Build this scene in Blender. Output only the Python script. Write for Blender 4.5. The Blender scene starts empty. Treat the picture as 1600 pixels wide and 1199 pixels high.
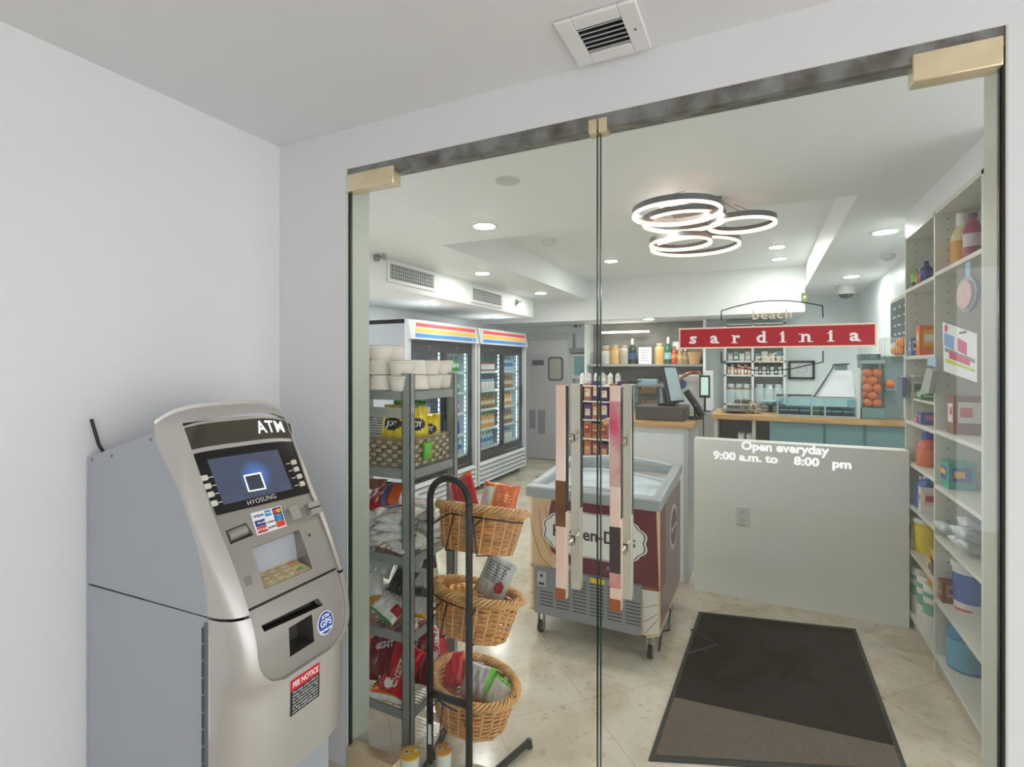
import bpy, bmesh, math, random
from mathutils import Vector, Matrix
from mathutils.geometry import tessellate_polygon

# ------------------------------------------------------------------ camera
YAW = 25.9; CAMH = 1.49; CAMD = 1.44; FPX = 802.0; HOR = 570.0
scene = bpy.context.scene
C = bpy.context.collection
cam_data = bpy.data.cameras.new('camera')
cam_data.sensor_width = 36; cam_data.lens = FPX / 1600 * 36
cam_data.shift_y = -(599.5 - HOR) / 1600
cam_data.clip_start = 0.02
cam = bpy.data.objects.new('camera', cam_data); C.objects.link(cam)
cam.location = (0, -CAMD, CAMH); cam.rotation_euler = (math.radians(90), 0, math.radians(YAW))
scene.camera = cam
# ------------------------------------------------------------------ world
w = bpy.data.worlds.new('world'); scene.world = w; w.use_nodes = True
bg = w.node_tree.nodes['Background']; bg.inputs[0].default_value = (0.93, 0.96, 1.0, 1); bg.inputs[1].default_value = 2.75
scene.view_settings.view_transform = 'Standard'; scene.view_settings.look = 'None'
scene.view_settings.gamma = 1; scene.view_settings.exposure = 0.0
scene.view_settings.use_curve_mapping = False
DOWN = 185.0      # strength of the recessed downlights
PI = math.pi

# ------------------------------------------------------------------ materials
MATS = {}
def srgb(c):
    return tuple(((x/255)/12.92 if x/255 <= .04045 else (((x/255)+.055)/1.055)**2.4) for x in c)
def mat(name, col, rough=.5, metal=0, var=0, vscale=8, bump=0, bscale=60, emit=0, col2=None, coat=0):
    if name in MATS: return MATS[name]
    m = bpy.data.materials.new(name); m.use_nodes = True; MATS[name] = m
    nt = m.node_tree; b = nt.nodes['Principled BSDF']
    c = srgb(col)
    b.inputs['Base Color'].default_value = (*c, 1)
    b.inputs['Roughness'].default_value = rough; b.inputs['Metallic'].default_value = metal
    if coat: b.inputs['Coat Weight'].default_value = coat
    tc = nt.nodes.new('ShaderNodeTexCoord')
    if var or col2:
        n = nt.nodes.new('ShaderNodeTexNoise'); n.inputs['Scale'].default_value = vscale; n.inputs['Detail'].default_value = 5
        r = nt.nodes.new('ShaderNodeValToRGB')
        nt.links.new(tc.outputs['Object'], n.inputs['Vector']); nt.links.new(n.outputs['Fac'], r.inputs[0])
        lo = srgb(col2) if col2 else tuple(x*(1-var) for x in c)
        hi = c if col2 else tuple(min(1, x*(1+var)) for x in c)
        r.color_ramp.elements[0].color = (*lo, 1); r.color_ramp.elements[1].color = (*hi, 1)
        r.color_ramp.elements[0].position = .35; r.color_ramp.elements[1].position = .65
        nt.links.new(r.outputs[0], b.inputs['Base Color'])
    if bump:
        n2 = nt.nodes.new('ShaderNodeTexNoise'); n2.inputs['Scale'].default_value = bscale; n2.inputs['Detail'].default_value = 3
        bp = nt.nodes.new('ShaderNodeBump'); bp.inputs['Strength'].default_value = bump; bp.inputs['Distance'].default_value = .01
        nt.links.new(tc.outputs['Object'], n2.inputs['Vector']); nt.links.new(n2.outputs['Fac'], bp.inputs['Height'])
        nt.links.new(bp.outputs[0], b.inputs['Normal'])
    if emit:
        b.inputs['Emission Color'].default_value = (*c, 1); b.inputs['Emission Strength'].default_value = emit
    return m
def M(r, g, bb, rough=.5, metal=0):
    return mat('paint_%d_%d_%d_%d' % (r, g, bb, int(rough*100)), (r, g, bb), rough, metal)
def glass_mat(name, tint=(.93, .97, .95), ior=1.45, rough=0.0, mult=1.0):
    m = bpy.data.materials.new(name); m.use_nodes = True; MATS[name] = m
    nt = m.node_tree; nt.nodes.clear()
    out = nt.nodes.new('ShaderNodeOutputMaterial'); mix = nt.nodes.new('ShaderNodeMixShader')
    tr = nt.nodes.new('ShaderNodeBsdfTransparent'); gl = nt.nodes.new('ShaderNodeBsdfGlossy'); fr = nt.nodes.new('ShaderNodeFresnel')
    tr.inputs[0].default_value = (*tint, 1); gl.inputs['Roughness'].default_value = rough
    geo = nt.nodes.new('ShaderNodeNewGeometry'); mr = nt.nodes.new('ShaderNodeMapRange')   # same reflectance from both faces
    mr.inputs[3].default_value = ior; mr.inputs[4].default_value = 1/ior
    nt.links.new(geo.outputs['Backfacing'], mr.inputs[0]); nt.links.new(mr.outputs[0], fr.inputs[0])
    nt.links.new(fr.outputs[0], mix.inputs[0]); nt.links.new(tr.outputs[0], mix.inputs[1]); nt.links.new(gl.outputs[0], mix.inputs[2])
    nt.links.new(mix.outputs[0], out.inputs[0]); return m
def floor_mat():
    m = bpy.data.materials.new('travertine_tile'); m.use_nodes = True; nt = m.node_tree; b = nt.nodes['Principled BSDF']
    L = nt.links.new
    tc = nt.nodes.new('ShaderNodeTexCoord'); mp = nt.nodes.new('ShaderNodeMapping')
    mp.inputs['Rotation'].default_value = (0, 0, math.radians(45)); L(tc.outputs['Object'], mp.inputs[0])
    br = nt.nodes.new('ShaderNodeTexBrick'); br.offset = 0; br.inputs['Scale'].default_value = 1
    br.inputs['Brick Width'].default_value = .42; br.inputs['Row Height'].default_value = .42
    br.inputs['Mortar Size'].default_value = .0018; br.inputs['Mortar Smooth'].default_value = .3
    br.inputs['Color1'].default_value = (*srgb((222, 213, 197)), 1); br.inputs['Color2'].default_value = (*srgb((214, 205, 188)), 1)
    br.inputs['Mortar'].default_value = (*srgb((186, 178, 164)), 1)
    L(mp.outputs[0], br.inputs['Vector'])
    n = nt.nodes.new('ShaderNodeTexNoise'); n.inputs['Scale'].default_value = 3.2; n.inputs['Detail'].default_value = 9; n.inputs['Distortion'].default_value = 1.2
    L(tc.outputs['Object'], n.inputs['Vector'])
    r = nt.nodes.new('ShaderNodeValToRGB'); r.color_ramp.elements[0].position = .36; r.color_ramp.elements[1].position = .6
    r.color_ramp.elements[0].color = (*srgb((224, 216, 202)), 1); r.color_ramp.elements[1].color = (1, 1, 1, 1)
    L(n.outputs['Fac'], r.inputs[0])
    mx = nt.nodes.new('ShaderNodeMix'); mx.data_type = 'RGBA'; mx.blend_type = 'MULTIPLY'; mx.inputs[0].default_value = .75
    L(br.outputs['Color'], mx.inputs[6]); L(r.outputs[0], mx.inputs[7])
    n2 = nt.nodes.new('ShaderNodeTexNoise'); n2.inputs['Scale'].default_value = 30; n2.inputs['Detail'].default_value = 6
    L(tc.outputs['Object'], n2.inputs['Vector'])
    r2 = nt.nodes.new('ShaderNodeValToRGB'); r2.color_ramp.elements[0].position = .3; r2.color_ramp.elements[1].position = .42
    r2.color_ramp.elements[0].color = (*srgb((222, 212, 196)), 1); r2.color_ramp.elements[1].color = (1, 1, 1, 1)
    L(n2.outputs['Fac'], r2.inputs[0])
    mx2 = nt.nodes.new('ShaderNodeMix'); mx2.data_type = 'RGBA'; mx2.blend_type = 'MULTIPLY'; mx2.inputs[0].default_value = .7
    L(mx.outputs[2], mx2.inputs[6]); L(r2.outputs[0], mx2.inputs[7]); L(mx2.outputs[2], b.inputs['Base Color'])
    b.inputs['Roughness'].default_value = .16
    return m
def wood_mat(name, c1, c2, scale=(2, 18, 18)):
    m = bpy.data.materials.new(name); m.use_nodes = True; nt = m.node_tree; b = nt.nodes['Principled BSDF']; L = nt.links.new
    tc = nt.nodes.new('ShaderNodeTexCoord'); mp = nt.nodes.new('ShaderNodeMapping'); mp.inputs['Scale'].default_value = scale
    n = nt.nodes.new('ShaderNodeTexNoise'); n.inputs['Scale'].default_value = 3; n.inputs['Detail'].default_value = 6
    r = nt.nodes.new('ShaderNodeValToRGB'); r.color_ramp.elements[0].color = (*srgb(c1), 1); r.color_ramp.elements[1].color = (*srgb(c2), 1)
    L(tc.outputs['Object'], mp.inputs[0]); L(mp.outputs[0], n.inputs['Vector']); L(n.outputs['Fac'], r.inputs[0]); L(r.outputs[0], b.inputs['Base Color'])
    r.color_ramp.elements[0].position = .3; r.color_ramp.elements[1].position = .7
    b.inputs['Roughness'].default_value = .4; MATS[name] = m; return m

# ------------------------------------------------------------------ photo-to-plane helpers (surveying only)
_t = math.radians(YAW); _c, _s = math.cos(_t), math.sin(_t)
def ray(px, py):
    u = (px-800)/FPX; v = (HOR-py)/FPX
    return (-_s+u*_c, _c+u*_s, v)
def onY(px, py, Y):
    d = ray(px, py); s = (Y+CAMD)/d[1]; return Vector((d[0]*s, Y, CAMH+d[2]*s))
def onX(px, py, X):
    d = ray(px, py); s = X/d[0]; return Vector((X, d[1]*s-CAMD, CAMH+d[2]*s))
def onZ(px, py, Z):
    d = ray(px, py); s = (Z-CAMH)/d[2]; return Vector((d[0]*s, d[1]*s-CAMD, Z))

# ------------------------------------------------------------------ object helpers
WORLD = set()
def tag(o, label=None, cat=None, group=None, kind=None):
    if label: o['label'] = label
    if cat: o['category'] = cat
    if group: o['group'] = group
    if kind: o['kind'] = kind
    return o
def thing(name, label=None, cat=None, loc=(0, 0, 0), rz=0, group=None, kind=None, world=True):
    o = bpy.data.objects.new(name, None); C.objects.link(o); o.empty_display_size = .05
    o.location = loc; o.rotation_euler = (0, 0, rz)
    if world: WORLD.add(o.name)
    return tag(o, label, cat, group, kind)
def root_of(o):
    while o.parent: o = o.parent
    return o
_TXT = {}
def text_geo(s, size, bold=0.0, sx=1.0, spacing=1.0):
    k = (s, size, bold, sx, spacing)
    if k in _TXT: return _TXT[k]
    cu = bpy.data.curves.new('lettering', 'FONT'); cu.body = s; cu.size = size; cu.offset = bold
    cu.align_x = 'CENTER'; cu.align_y = 'CENTER'; cu.resolution_u = 3; cu.space_character = spacing
    ob = bpy.data.objects.new('lettering', cu); C.objects.link(ob)
    dg = bpy.context.evaluated_depsgraph_get(); me = bpy.data.meshes.new_from_object(ob.evaluated_get(dg))
    vs = [(v.co.x*sx, v.co.y) for v in me.vertices]; fs = [tuple(p.vertices) for p in me.polygons]
    bpy.data.objects.remove(ob); bpy.data.curves.remove(cu); bpy.data.meshes.remove(me)
    _TXT[k] = (vs, fs); return _TXT[k]
class MB:
    def __init__(s): s.v = []; s.f = []; s.m = []
    def add(s, vs, fs, mi=0):
        n = len(s.v); s.v += [tuple(v) for v in vs]
        for f in fs: s.f.append(tuple(i+n for i in f)); s.m.append(mi)
        return s
    def box(s, x0, x1, y0, y1, z0, z1, mi=0):
        x0, x1 = min(x0, x1), max(x0, x1); y0, y1 = min(y0, y1), max(y0, y1); z0, z1 = min(z0, z1), max(z0, z1)
        v = [(x0, y0, z0), (x1, y0, z0), (x1, y1, z0), (x0, y1, z0), (x0, y0, z1), (x1, y0, z1), (x1, y1, z1), (x0, y1, z1)]
        return s.add(v, [(0, 3, 2, 1), (4, 5, 6, 7), (0, 1, 5, 4), (1, 2, 6, 5), (2, 3, 7, 6), (3, 0, 4, 7)], mi)
    def cbox(s, cx, cy, z0, w, d, h, mi=0): return s.box(cx-w/2, cx+w/2, cy-d/2, cy+d/2, z0, z0+h, mi)
    def hexa(s, p, mi=0): return s.add(p, [(0, 3, 2, 1), (4, 5, 6, 7), (0, 1, 5, 4), (1, 2, 6, 5), (2, 3, 7, 6), (3, 0, 4, 7)], mi)
    def tube(s, pts, r, n=8, closed=False, mi=0, caps=True, r2=None):
        P = [Vector(p) for p in pts]; k = len(P); rings = []
        up = Vector((0, 0, 1)); prev = None
        for i in range(k):
            if closed: d = (P[(i+1) % k]-P[i-1])
            else: d = P[min(i+1, k-1)]-P[max(i-1, 0)]
            if d.length < 1e-9: d = Vector((0, 0, 1))
            d.normalize()
            if prev is None:
                a = d.cross(up)
                if a.length < .05: a = d.cross(Vector((1, 0, 0)))
            else:
                a = prev - d*prev.dot(d)
                if a.length < 1e-5: a = d.cross(up)
            a.normalize(); prev = a; b = d.cross(a)
            rr = r if r2 is None else r+(r2-r)*i/(k-1)
            rings.append([P[i]+(a*math.cos(2*PI*j/n)+b*math.sin(2*PI*j/n))*rr for j in range(n)])
        vs = [q for g in rings for q in g]; fs = []
        for i in range(k if closed else k-1):
            i2 = (i+1) % k
            for j in range(n):
                j2 = (j+1) % n; fs.append((i*n+j, i2*n+j, i2*n+j2, i*n+j2))
        if caps and not closed: fs += [tuple(range(n)), tuple(reversed([(k-1)*n+j for j in range(n)]))]
        return s.add(vs, fs, mi)
    def lathe(s, prof, c=(0, 0, 0), n=24, mi=0, axis='z', mis=None):
        vs = []; fs = []; ms = []; k = len(prof)
        for (r, h) in prof:
            for j in range(n):
                a = 2*PI*j/n; p = (r*math.cos(a), r*math.sin(a), h)
                if axis == 'y': p = (p[0], p[2], p[1])
                if axis == 'x': p = (p[2], p[0], p[1])
                vs.append((c[0]+p[0], c[1]+p[1], c[2]+p[2]))
        base = len(s.v); s.v += vs
        for i in range(k-1):
            for j in range(n):
                j2 = (j+1) % n; f = (i*n+j, i*n+j2, (i+1)*n+j2, (i+1)*n+j)
                s.f.append(tuple(base+q for q in f)); s.m.append(mis[i] if mis else mi)
        if prof[0] == prof[-1]: return s
        if prof[0][0] > 1e-5: s.f.append(tuple(base+j for j in reversed(range(n)))); s.m.append(mis[0] if mis else mi)
        if prof[-1][0] > 1e-5: s.f.append(tuple(base+(k-1)*n+j for j in range(n))); s.m.append(mis[-1] if mis else mi)
        return s
    def cyl(s, p0, p1, r, n=16, mi=0, r2=None): return s.tube([p0, p1], r, n, mi=mi, r2=r2)
    def prism(s, poly, f0, f1, mi=0, mside=None):
        """poly: 2-D outline; f0,f1 map (a,b) to the near and far sheets"""
        tri = tessellate_polygon([[Vector((a, b, 0)) for a, b in poly]])
        k = len(poly); vs = [f0(a, b) for a, b in poly]+[f1(a, b) for a, b in poly]
        s.add(vs, [tuple(t) for t in tri]+[tuple(k+i for i in reversed(t)) for t in tri], mi)
        s.add(vs, [(i, (i+1) % k, k+(i+1) % k, k+i) for i in range(k)], mi if mside is None else mside)
        return s
    def text(s, t, size, f, bold=0., sx=1., mi=0, spacing=1., thick=None):
        vs, fs = text_geo(t, size, bold, sx, spacing)
        return s.add([f(a, b) for a, b in vs], fs, mi)
    def build(s, name, mats, parent=None, smooth=40, bevel=0, origin=None, seg=2, **tags):
        if not isinstance(mats, (list, tuple)): mats = [mats]
        vs = s.v
        if parent is not None:
            r = root_of(parent)
            if r.name in WORLD: o_ = r.location; vs = [(a-o_[0], b-o_[1], c-o_[2]) for a, b, c in vs]
        else:
            if origin is None:
                xs = [v[0] for v in vs]; ys = [v[1] for v in vs]; zs = [v[2] for v in vs]
                origin = ((min(xs)+max(xs))/2, (min(ys)+max(ys))/2, min(zs))
            vs = [(a-origin[0], b-origin[1], c-origin[2]) for a, b, c in vs]
        me = bpy.data.meshes.new(name); me.from_pydata(vs, [], s.f)
        for m in mats: me.materials.append(m)
        me.polygons.foreach_set('material_index', s.m)
        bm = bmesh.new(); bm.from_mesh(me); bmesh.ops.recalc_face_normals(bm, faces=bm.faces); bm.to_mesh(me); bm.free()
        if smooth:
            me.polygons.foreach_set('use_smooth', [True]*len(me.polygons)); me.set_sharp_from_angle(angle=math.radians(smooth))
        me.update()
        o = bpy.data.objects.new(name, me); C.objects.link(o)
        if parent is not None: o.parent = parent
        else: o.location = origin
        if bevel:
            b = o.modifiers.new('b', 'BEVEL'); b.width = bevel; b.segments = seg; b.limit_method = 'ANGLE'; b.angle_limit = math.radians(40)
        return tag(o, **tags) if tags else o
def dup(root, loc=None, rot=None, label=None, group=None, scale=None):
    r = root.copy(); C.objects.link(r)
    if loc is not None: r.location = loc
    if rot is not None: r.rotation_euler = rot
    if label: r['label'] = label
    if group: r['group'] = group
    if scale: r.scale = scale
    for ch in list(root.children):
        c = ch.copy(); C.objects.link(c); c.parent = r
        for g in list(ch.children):
            d = g.copy(); C.objects.link(d); d.parent = c
    return r
def circle(cx, cy, rx, ry=None, n=32, a0=0, a1=2*PI):
    ry = rx if ry is None else ry
    full = abs(a1-a0-2*PI) < 1e-6
    return [(cx+rx*math.cos(a0+(a1-a0)*i/(n if full else n-1)), cy+ry*math.sin(a0+(a1-a0)*i/(n if full else n-1))) for i in range(n)]
def rrect(x0, x1, y0, y1, r, n=5):
    p = []
    for cx, cy, a in ((x1-r, y0+r, -90), (x1-r, y1-r, 0), (x0+r, y1-r, 90), (x0+r, y0+r, 180)):
        for i in range(n): t = math.radians(a+90*i/(n-1)); p.append((cx+r*math.cos(t), cy+r*math.sin(t)))
    return p

# shared materials
white_wall = mat('wall_paint', (228, 228, 230), .55, bump=.03, bscale=120)
ceil_paint = mat('ceiling_paint', (234, 234, 235), .6, bump=.03, bscale=120)
cafe_wall = mat('cafe_wall_paint', (240, 243, 243), .5)
plastic_white = mat('white_plastic', (236, 236, 234), .35)
black_plastic = mat('black_plastic', (26, 26, 28), .4)
black_metal = mat('black_metal_tube', (30, 29, 28), .38, .3)
chrome = mat('polished_chrome', (225, 222, 215), .08, 1)
gold_metal = mat('aged_polished_metal', (242, 226, 192), .22, .6, col2=(228, 208, 170), vscale=9)
dark_channel = mat('dark_channel_metal', (150, 152, 150), .45, .5, col2=(104, 98, 88), vscale=14)
steel_grey = mat('grey_steel', (150, 156, 154), .42, .3)
brushed = mat('brushed_steel', (190, 192, 192), .3, .9)
glass_door = glass_mat('door_glass', (.955, .98, .965), 1.48)
glass_clear = glass_mat('clear_glass', (.96, .98, .98), 1.35)
glass_teal = glass_mat('teal_glass', (.70, .86, .88), 1.4)
acrylic = glass_mat('clear_acrylic', (.93, .95, .96), 1.3)
lamp_white = mat('lamp_diffuser', (255, 252, 246), .5, emit=DOWN)
oak = wood_mat('oak_counter', (186, 140, 86), (222, 182, 128))
# ================================================================== STRUCTURE
WX0, WX1 = -1.381, 0.472      # door opening
HEAD = 2.213; CZ = 2.36
MB().box(-6, 4, -4.5, 6.6, -.05, 0).build('floor', floor_mat(), kind='structure', smooth=0)
MB().box(-1.88, -1.732, -4.5, 0, 0, CZ).build('wall_left', white_wall, kind='structure', smooth=0)
f = MB(); f.box(-4.2, WX0, 0, .12, 0, CZ).box(WX1, 2.6, 0, .12, 0, CZ).box(WX0, WX1, 0, .12, HEAD, CZ)
f.build('wall_front', white_wall, kind='structure', smooth=0)
MB().box(-1.88, 2.6, -4.5, .12, CZ, CZ+.1).build('ceiling', ceil_paint, kind='structure', smooth=0)
MB().box(-1.88, 1.6, -4.65, -4.5, 0, CZ).build('wall_back', mat('lobby_wall', (232, 232, 230), .6), kind='structure', smooth=0)  # unseen wall, stopped short so world light reaches the door wall
# the cafe shell
TX0, TX1, TY0, TY1, TZ = -2.09, .448, 1.70, 5.25, 2.62
cl = MB()
cl.box(-4.2, 1.3, .12, TY0, CZ, CZ+.35).box(TX1, 1.3, TY0, 6.4, CZ, CZ+.35).box(-4.2, TX0, TY0, 6.4, CZ, CZ+.35).box(TX0, TX1, TY0, TY1, TZ, TZ+.09)
cl.build('ceiling', cafe_wall, kind='structure', smooth=0)
MB().box(-4.2, TX1, TY1, 6.4, 2.09, CZ+.35).build('trim_1', cafe_wall, kind='structure', smooth=0)        # bulkhead above the back bar
MB().box(-4.2, -2.74, .12, 4.86, 2.12, CZ).build('trim_2', cafe_wall, kind='structure', smooth=0)         # air duct soffit
MB().box(-4.2, -3.76, 2.4, 6.4, 0, CZ).build('wall_left', cafe_wall, kind='structure', smooth=0)  # unseen near stretch left out so world light enters the cafe
kitchen_wall = mat('kitchen_pale_blue_paint', (236, 246, 249), .4)
MB().box(1.075, 1.3, .99, 6.4, 0, CZ).build('wall_right', kitchen_wall, kind='structure', smooth=0)  # near end left open out of view to admit world light
MB().box(-4.2, 1.3, 6.1, 6.4, 0, CZ).build('wall_back', kitchen_wall, kind='structure', smooth=0)
MB().box(.757, 1.075, 1.0, 2.265, 2.235, CZ).build('trim_3', cafe_wall, kind='structure', smooth=0)        # soffit over the shelves
sw = MB().box(-.40, .752, 2.145, 2.26, 0, 1.0)
sw.build('wall_counter', mat('half_wall_paint', (240, 242, 238), .4), kind='structure', smooth=0)
# aluminium channel over the doors
MB().box(WX0, WX1, .004, .03, 2.172, HEAD).box(WX0, WX1, .03, .115, 2.2, HEAD).build('trim_4', dark_channel, kind='structure', smooth=0)
MB().box(WX0, WX0+.004, 0.0, .12, 0, HEAD).box(WX1-.004, WX1, 0, .12, 0, HEAD).build('trim_5', mat('jamb_paint', (206, 208, 196), .4), kind='structure', smooth=0)

# ================================================================== GLASS DOORS
handle_metal = mat('worn_mirror_brass', (250, 228, 214), .22, .35, col2=(238, 204, 186), vscale=5)
handle_side = mat('handle_inner_metal', (240, 232, 222), .16, .6)
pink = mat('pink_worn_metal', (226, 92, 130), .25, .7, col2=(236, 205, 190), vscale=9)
def door_leaf(n, x0, x1, label, patch, hx, hin):
    d = thing('door_%d' % n, label, None, (x0, 0.02, 0), kind='structure')
    MB().box(x0, x1, .012, .022, .012, 2.167).build('glass_pane', glass_door, d, smooth=0)
    for xe in (x0, x1-.0025):
        MB().box(xe, xe+.0025, .0115, .0225, .012, 2.167).build('glass_edge', mat('glass_edge_green', (34, 62, 52), .2), d, smooth=0)
    a, b = patch
    for z0, z1 in ((2.127, 2.19), (.01, .082)):
        MB().box(a, b, -.006, .04, z0, z1).build('patch_fitting', gold_metal, d, bevel=.003, label='polished brass-coloured hinge fitting clamped on the glass')
    # square bar pulls on both sides
    for yy, name, m, zz, hxx in ((-.055, 'handle', handle_metal, (.822, 1.432), hx), (.075, 'handle', handle_side, (.80, 1.432), hin)):
        h = MB().box(hxx-.015, hxx+.015, yy-.013, yy+.013, *zz)
        o = h.build(name, [m], d, bevel=.0015, label='square bar door pull')
        MB().box(hxx+.0149, hxx+.0156, yy-.0125, yy+.0125, zz[0]+.25, zz[1]-.002).build('dark_reflection', mat('bar_reflection_dark', (52, 50, 52), .2, .6), o, smooth=0)  # dark reflection on one side of the bar, laid on as a strip
        if yy < 0:
            if n == 2:
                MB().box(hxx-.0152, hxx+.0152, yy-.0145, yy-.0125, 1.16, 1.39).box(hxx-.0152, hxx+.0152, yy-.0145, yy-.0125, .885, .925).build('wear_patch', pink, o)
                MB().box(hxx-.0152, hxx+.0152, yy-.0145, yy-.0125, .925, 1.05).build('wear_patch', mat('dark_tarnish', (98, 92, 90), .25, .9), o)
            else:
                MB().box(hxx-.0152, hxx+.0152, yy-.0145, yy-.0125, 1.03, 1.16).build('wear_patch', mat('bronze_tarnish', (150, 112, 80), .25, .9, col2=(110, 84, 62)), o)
            MB().box(hxx-.0153, hxx+.0153, yy-.0147, yy-.0123, zz[0]-.0005, zz[0]+.032).build('end_cap', mat('copper_tape', (178, 112, 78), .4, .8), o)
    for z in (1.27, .965):
        MB().cyl((hx, -.042, z), (hx+.0, .012, z), .008, 12).cyl((hin, .022, z), (hin, .062, z), .008, 12).box(hx-.012, hx+.012, .004, .012, z-.012, z+.012).box(hin-.012, hin+.012, .022, .03, z-.012, z+.012).build('handle_post', chrome, d)
    return d
door_leaf(1, -1.374, -.4285, 'glass door leaf hinged beside the cash machine', (-1.374, -1.16), -.513, -.513)
door_leaf(2, -.4215, .463, 'glass door leaf carrying the red cafe sign', (.307, .463), -.356, -.356)
MB().box(-.452, -.428, .0, .036, 2.16, 2.2).box(-.422, -.398, .0, .036, 2.16, 2.2).build('trim_6', gold_metal, kind='structure')

# ------------------------------------------------------------------ lettering on the glass
YG = .0105
red_banner = mat('banner_red', (178, 40, 50), .35)
cream = mat('cream_vinyl', (250, 222, 196), .4, emit=.0)
letter_white = mat('letter_white', (252, 240, 240), .4)
letter_gold = mat('letter_pale_gold', (240, 222, 186), .4)
black_line = mat('black_vinyl', (22, 30, 40), .4)
sg = thing('door_sign', 'red banner sign reading beach sardinia cafe applied on the glass door', 'sign', (.02, YG, 1.53))
def gp(dy=0.): return lambda a, b: (a, YG-dy, b)
def sheet(mb, poly, y0, y1, mi=0): return mb.prism(poly, lambda a, b: (a, y0, b), lambda a, b: (a, y1, b), mi)
bx0, bx1, bz0, bz1 = -.201, .243, 1.5325, 1.5885
b_ = MB(); sheet(b_, [(bx0, bz0), (bx1, bz0), (bx1, bz1), (bx0, bz1)], YG, YG-.0008)
b_.build('banner_border', cream, sg, smooth=0)
b_ = MB(); sheet(b_, [(bx0+.004, bz0+.004), (bx1-.004, bz0+.004), (bx1-.004, bz1-.004), (bx0+.004, bz1-.004)], YG-.0008, YG-.0014)
b_.build('banner', red_banner, sg, smooth=0)
# serif letters: bold glyphs with slab serifs
lz = 1.5555
lx = [onY(p, 540, YG).x for p in (1083, 1116, 1151, 1189, 1223, 1259, 1298, 1335)]
yy = YG-.0018
base = 1.5455
def slab(x0, x1, z, t=.0022): sheet(b_, [(x0, z), (x1, z), (x1, z+t), (x0, z+t)], yy, yy-.0004)
for ch, x in zip('sardinia', lx):
    b_ = MB()
    vs, fs = text_geo(ch, .040, .0011, 1.12)
    zmin = min(v[1] for v in vs); xm = (min(v[0] for v in vs)+max(v[0] for v in vs))/2
    b_.add([(x+v[0]-xm, yy, base+v[1]-zmin) for v in vs], fs)
    h = .0206
    if ch == 'i': slab(x-.0075, x+.0075, base); slab(x-.0075, x, base+h-.001)
    if ch == 'n': slab(x-.0155, x-.003, base); slab(x+.003, x+.0155, base); slab(x-.0155, x-.008, base+h-.002)
    if ch == 'r': slab(x-.0125, x+.002, base); slab(x-.0125, x-.005, base+h-.002)
    if ch == 'd': slab(x+.001, x+.0105, base+.0268); slab(x+.008, x+.0145, base)
    if ch == 'a': slab(x+.007, x+.0135, base)
    if ch == 's': slab(x+.0065, x+.009, base+.0145, .006); slab(x-.0095, x-.007, base+.0005, .006)
    b_.build('banner_letter', letter_white, sg, smooth=0)
for t, px, py, sz in (('beach', 1206, 492, .034), ('cafe', 1203, 560, .036)):
    p = onY(px, py, YG); q = MB(); q.text(t, sz, lambda a, b: (p.x+a, YG-.0004, p.z+b), .0002, 1.05, spacing=1.12)
    q.build('lettering', letter_gold, sg, smooth=0)
def line_part(pts, par, m=black_line, wdt=.0026, y=YG):
    mb = MB()
    for (a, b), (c, d) in zip(pts[:-1], pts[1:]):
        L = math.hypot(c-a, d-b) or 1e-6; nx, nz = -(d-b)/L*wdt/2, (c-a)/L*wdt/2
        mb.add([(a+nx, y-.0004, b+nz), (c+nx, y-.0004, d+nz), (c-nx, y-.0004, d-nz), (a-nx, y-.0004, b-nz)], [(0, 1, 2, 3)])
        mb.add([(c+wdt/2*math.cos(k), y-.0004, d+wdt/2*math.sin(k)) for k in [i*PI/3 for i in range(6)]], [tuple(range(6))])
    return mb.build('outline', m, par, smooth=0)
def pz(px, py): q = onY(px, py, YG); return (q.x, q.z)
top = [pz(*p) for p in ((1127, 501), (1127, 486), (1150, 479), (1180, 472), (1205, 470), (1230, 470), (1258, 473), (1285, 478), (1286, 496))]
bot = [pz(*p) for p in ((1127, 550), (1127, 566), (1150, 574), (1180, 579), (1205, 579.5), (1235, 577), (1262, 571), (1286, 566), (1286, 549))]
line_part(top, sg); line_part(bot, sg)
hr = thing('opening_hours_lettering', 'white opening hours lettering on the glass door below the red sign', 'lettering', (.0, YG, 1.3))
ow = mat('hours_white', (252, 252, 252), .4, emit=.25)
for t, px, py, sz, x_w in (('Open everyday', 1224, 701, .030, 137), ('9:00 a.m. to    8:00   pm', 1217, 719, .028, 215)):
    p = onY(px, py, YG); q = MB(); vs, fs = text_geo(t, sz, .0011)
    wid = max(v[0] for v in vs)-min(v[0] for v in vs)
    real = onY(px+x_w/2, py, YG).x-onY(px-x_w/2, py, YG).x
    q.add([(p.x+v[0]*real/wid, YG-.0004, p.z+v[1]) for v in vs], fs); q.build('lettering', ow, hr, smooth=0)

MB().box(.4635, .468, .006, .024, .01, 2.17).box(-1.3785, -1.3745, .006, .024, .01, 2.127).build('trim_7', M(48, 50, 50), kind='structure', smooth=0)
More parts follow.
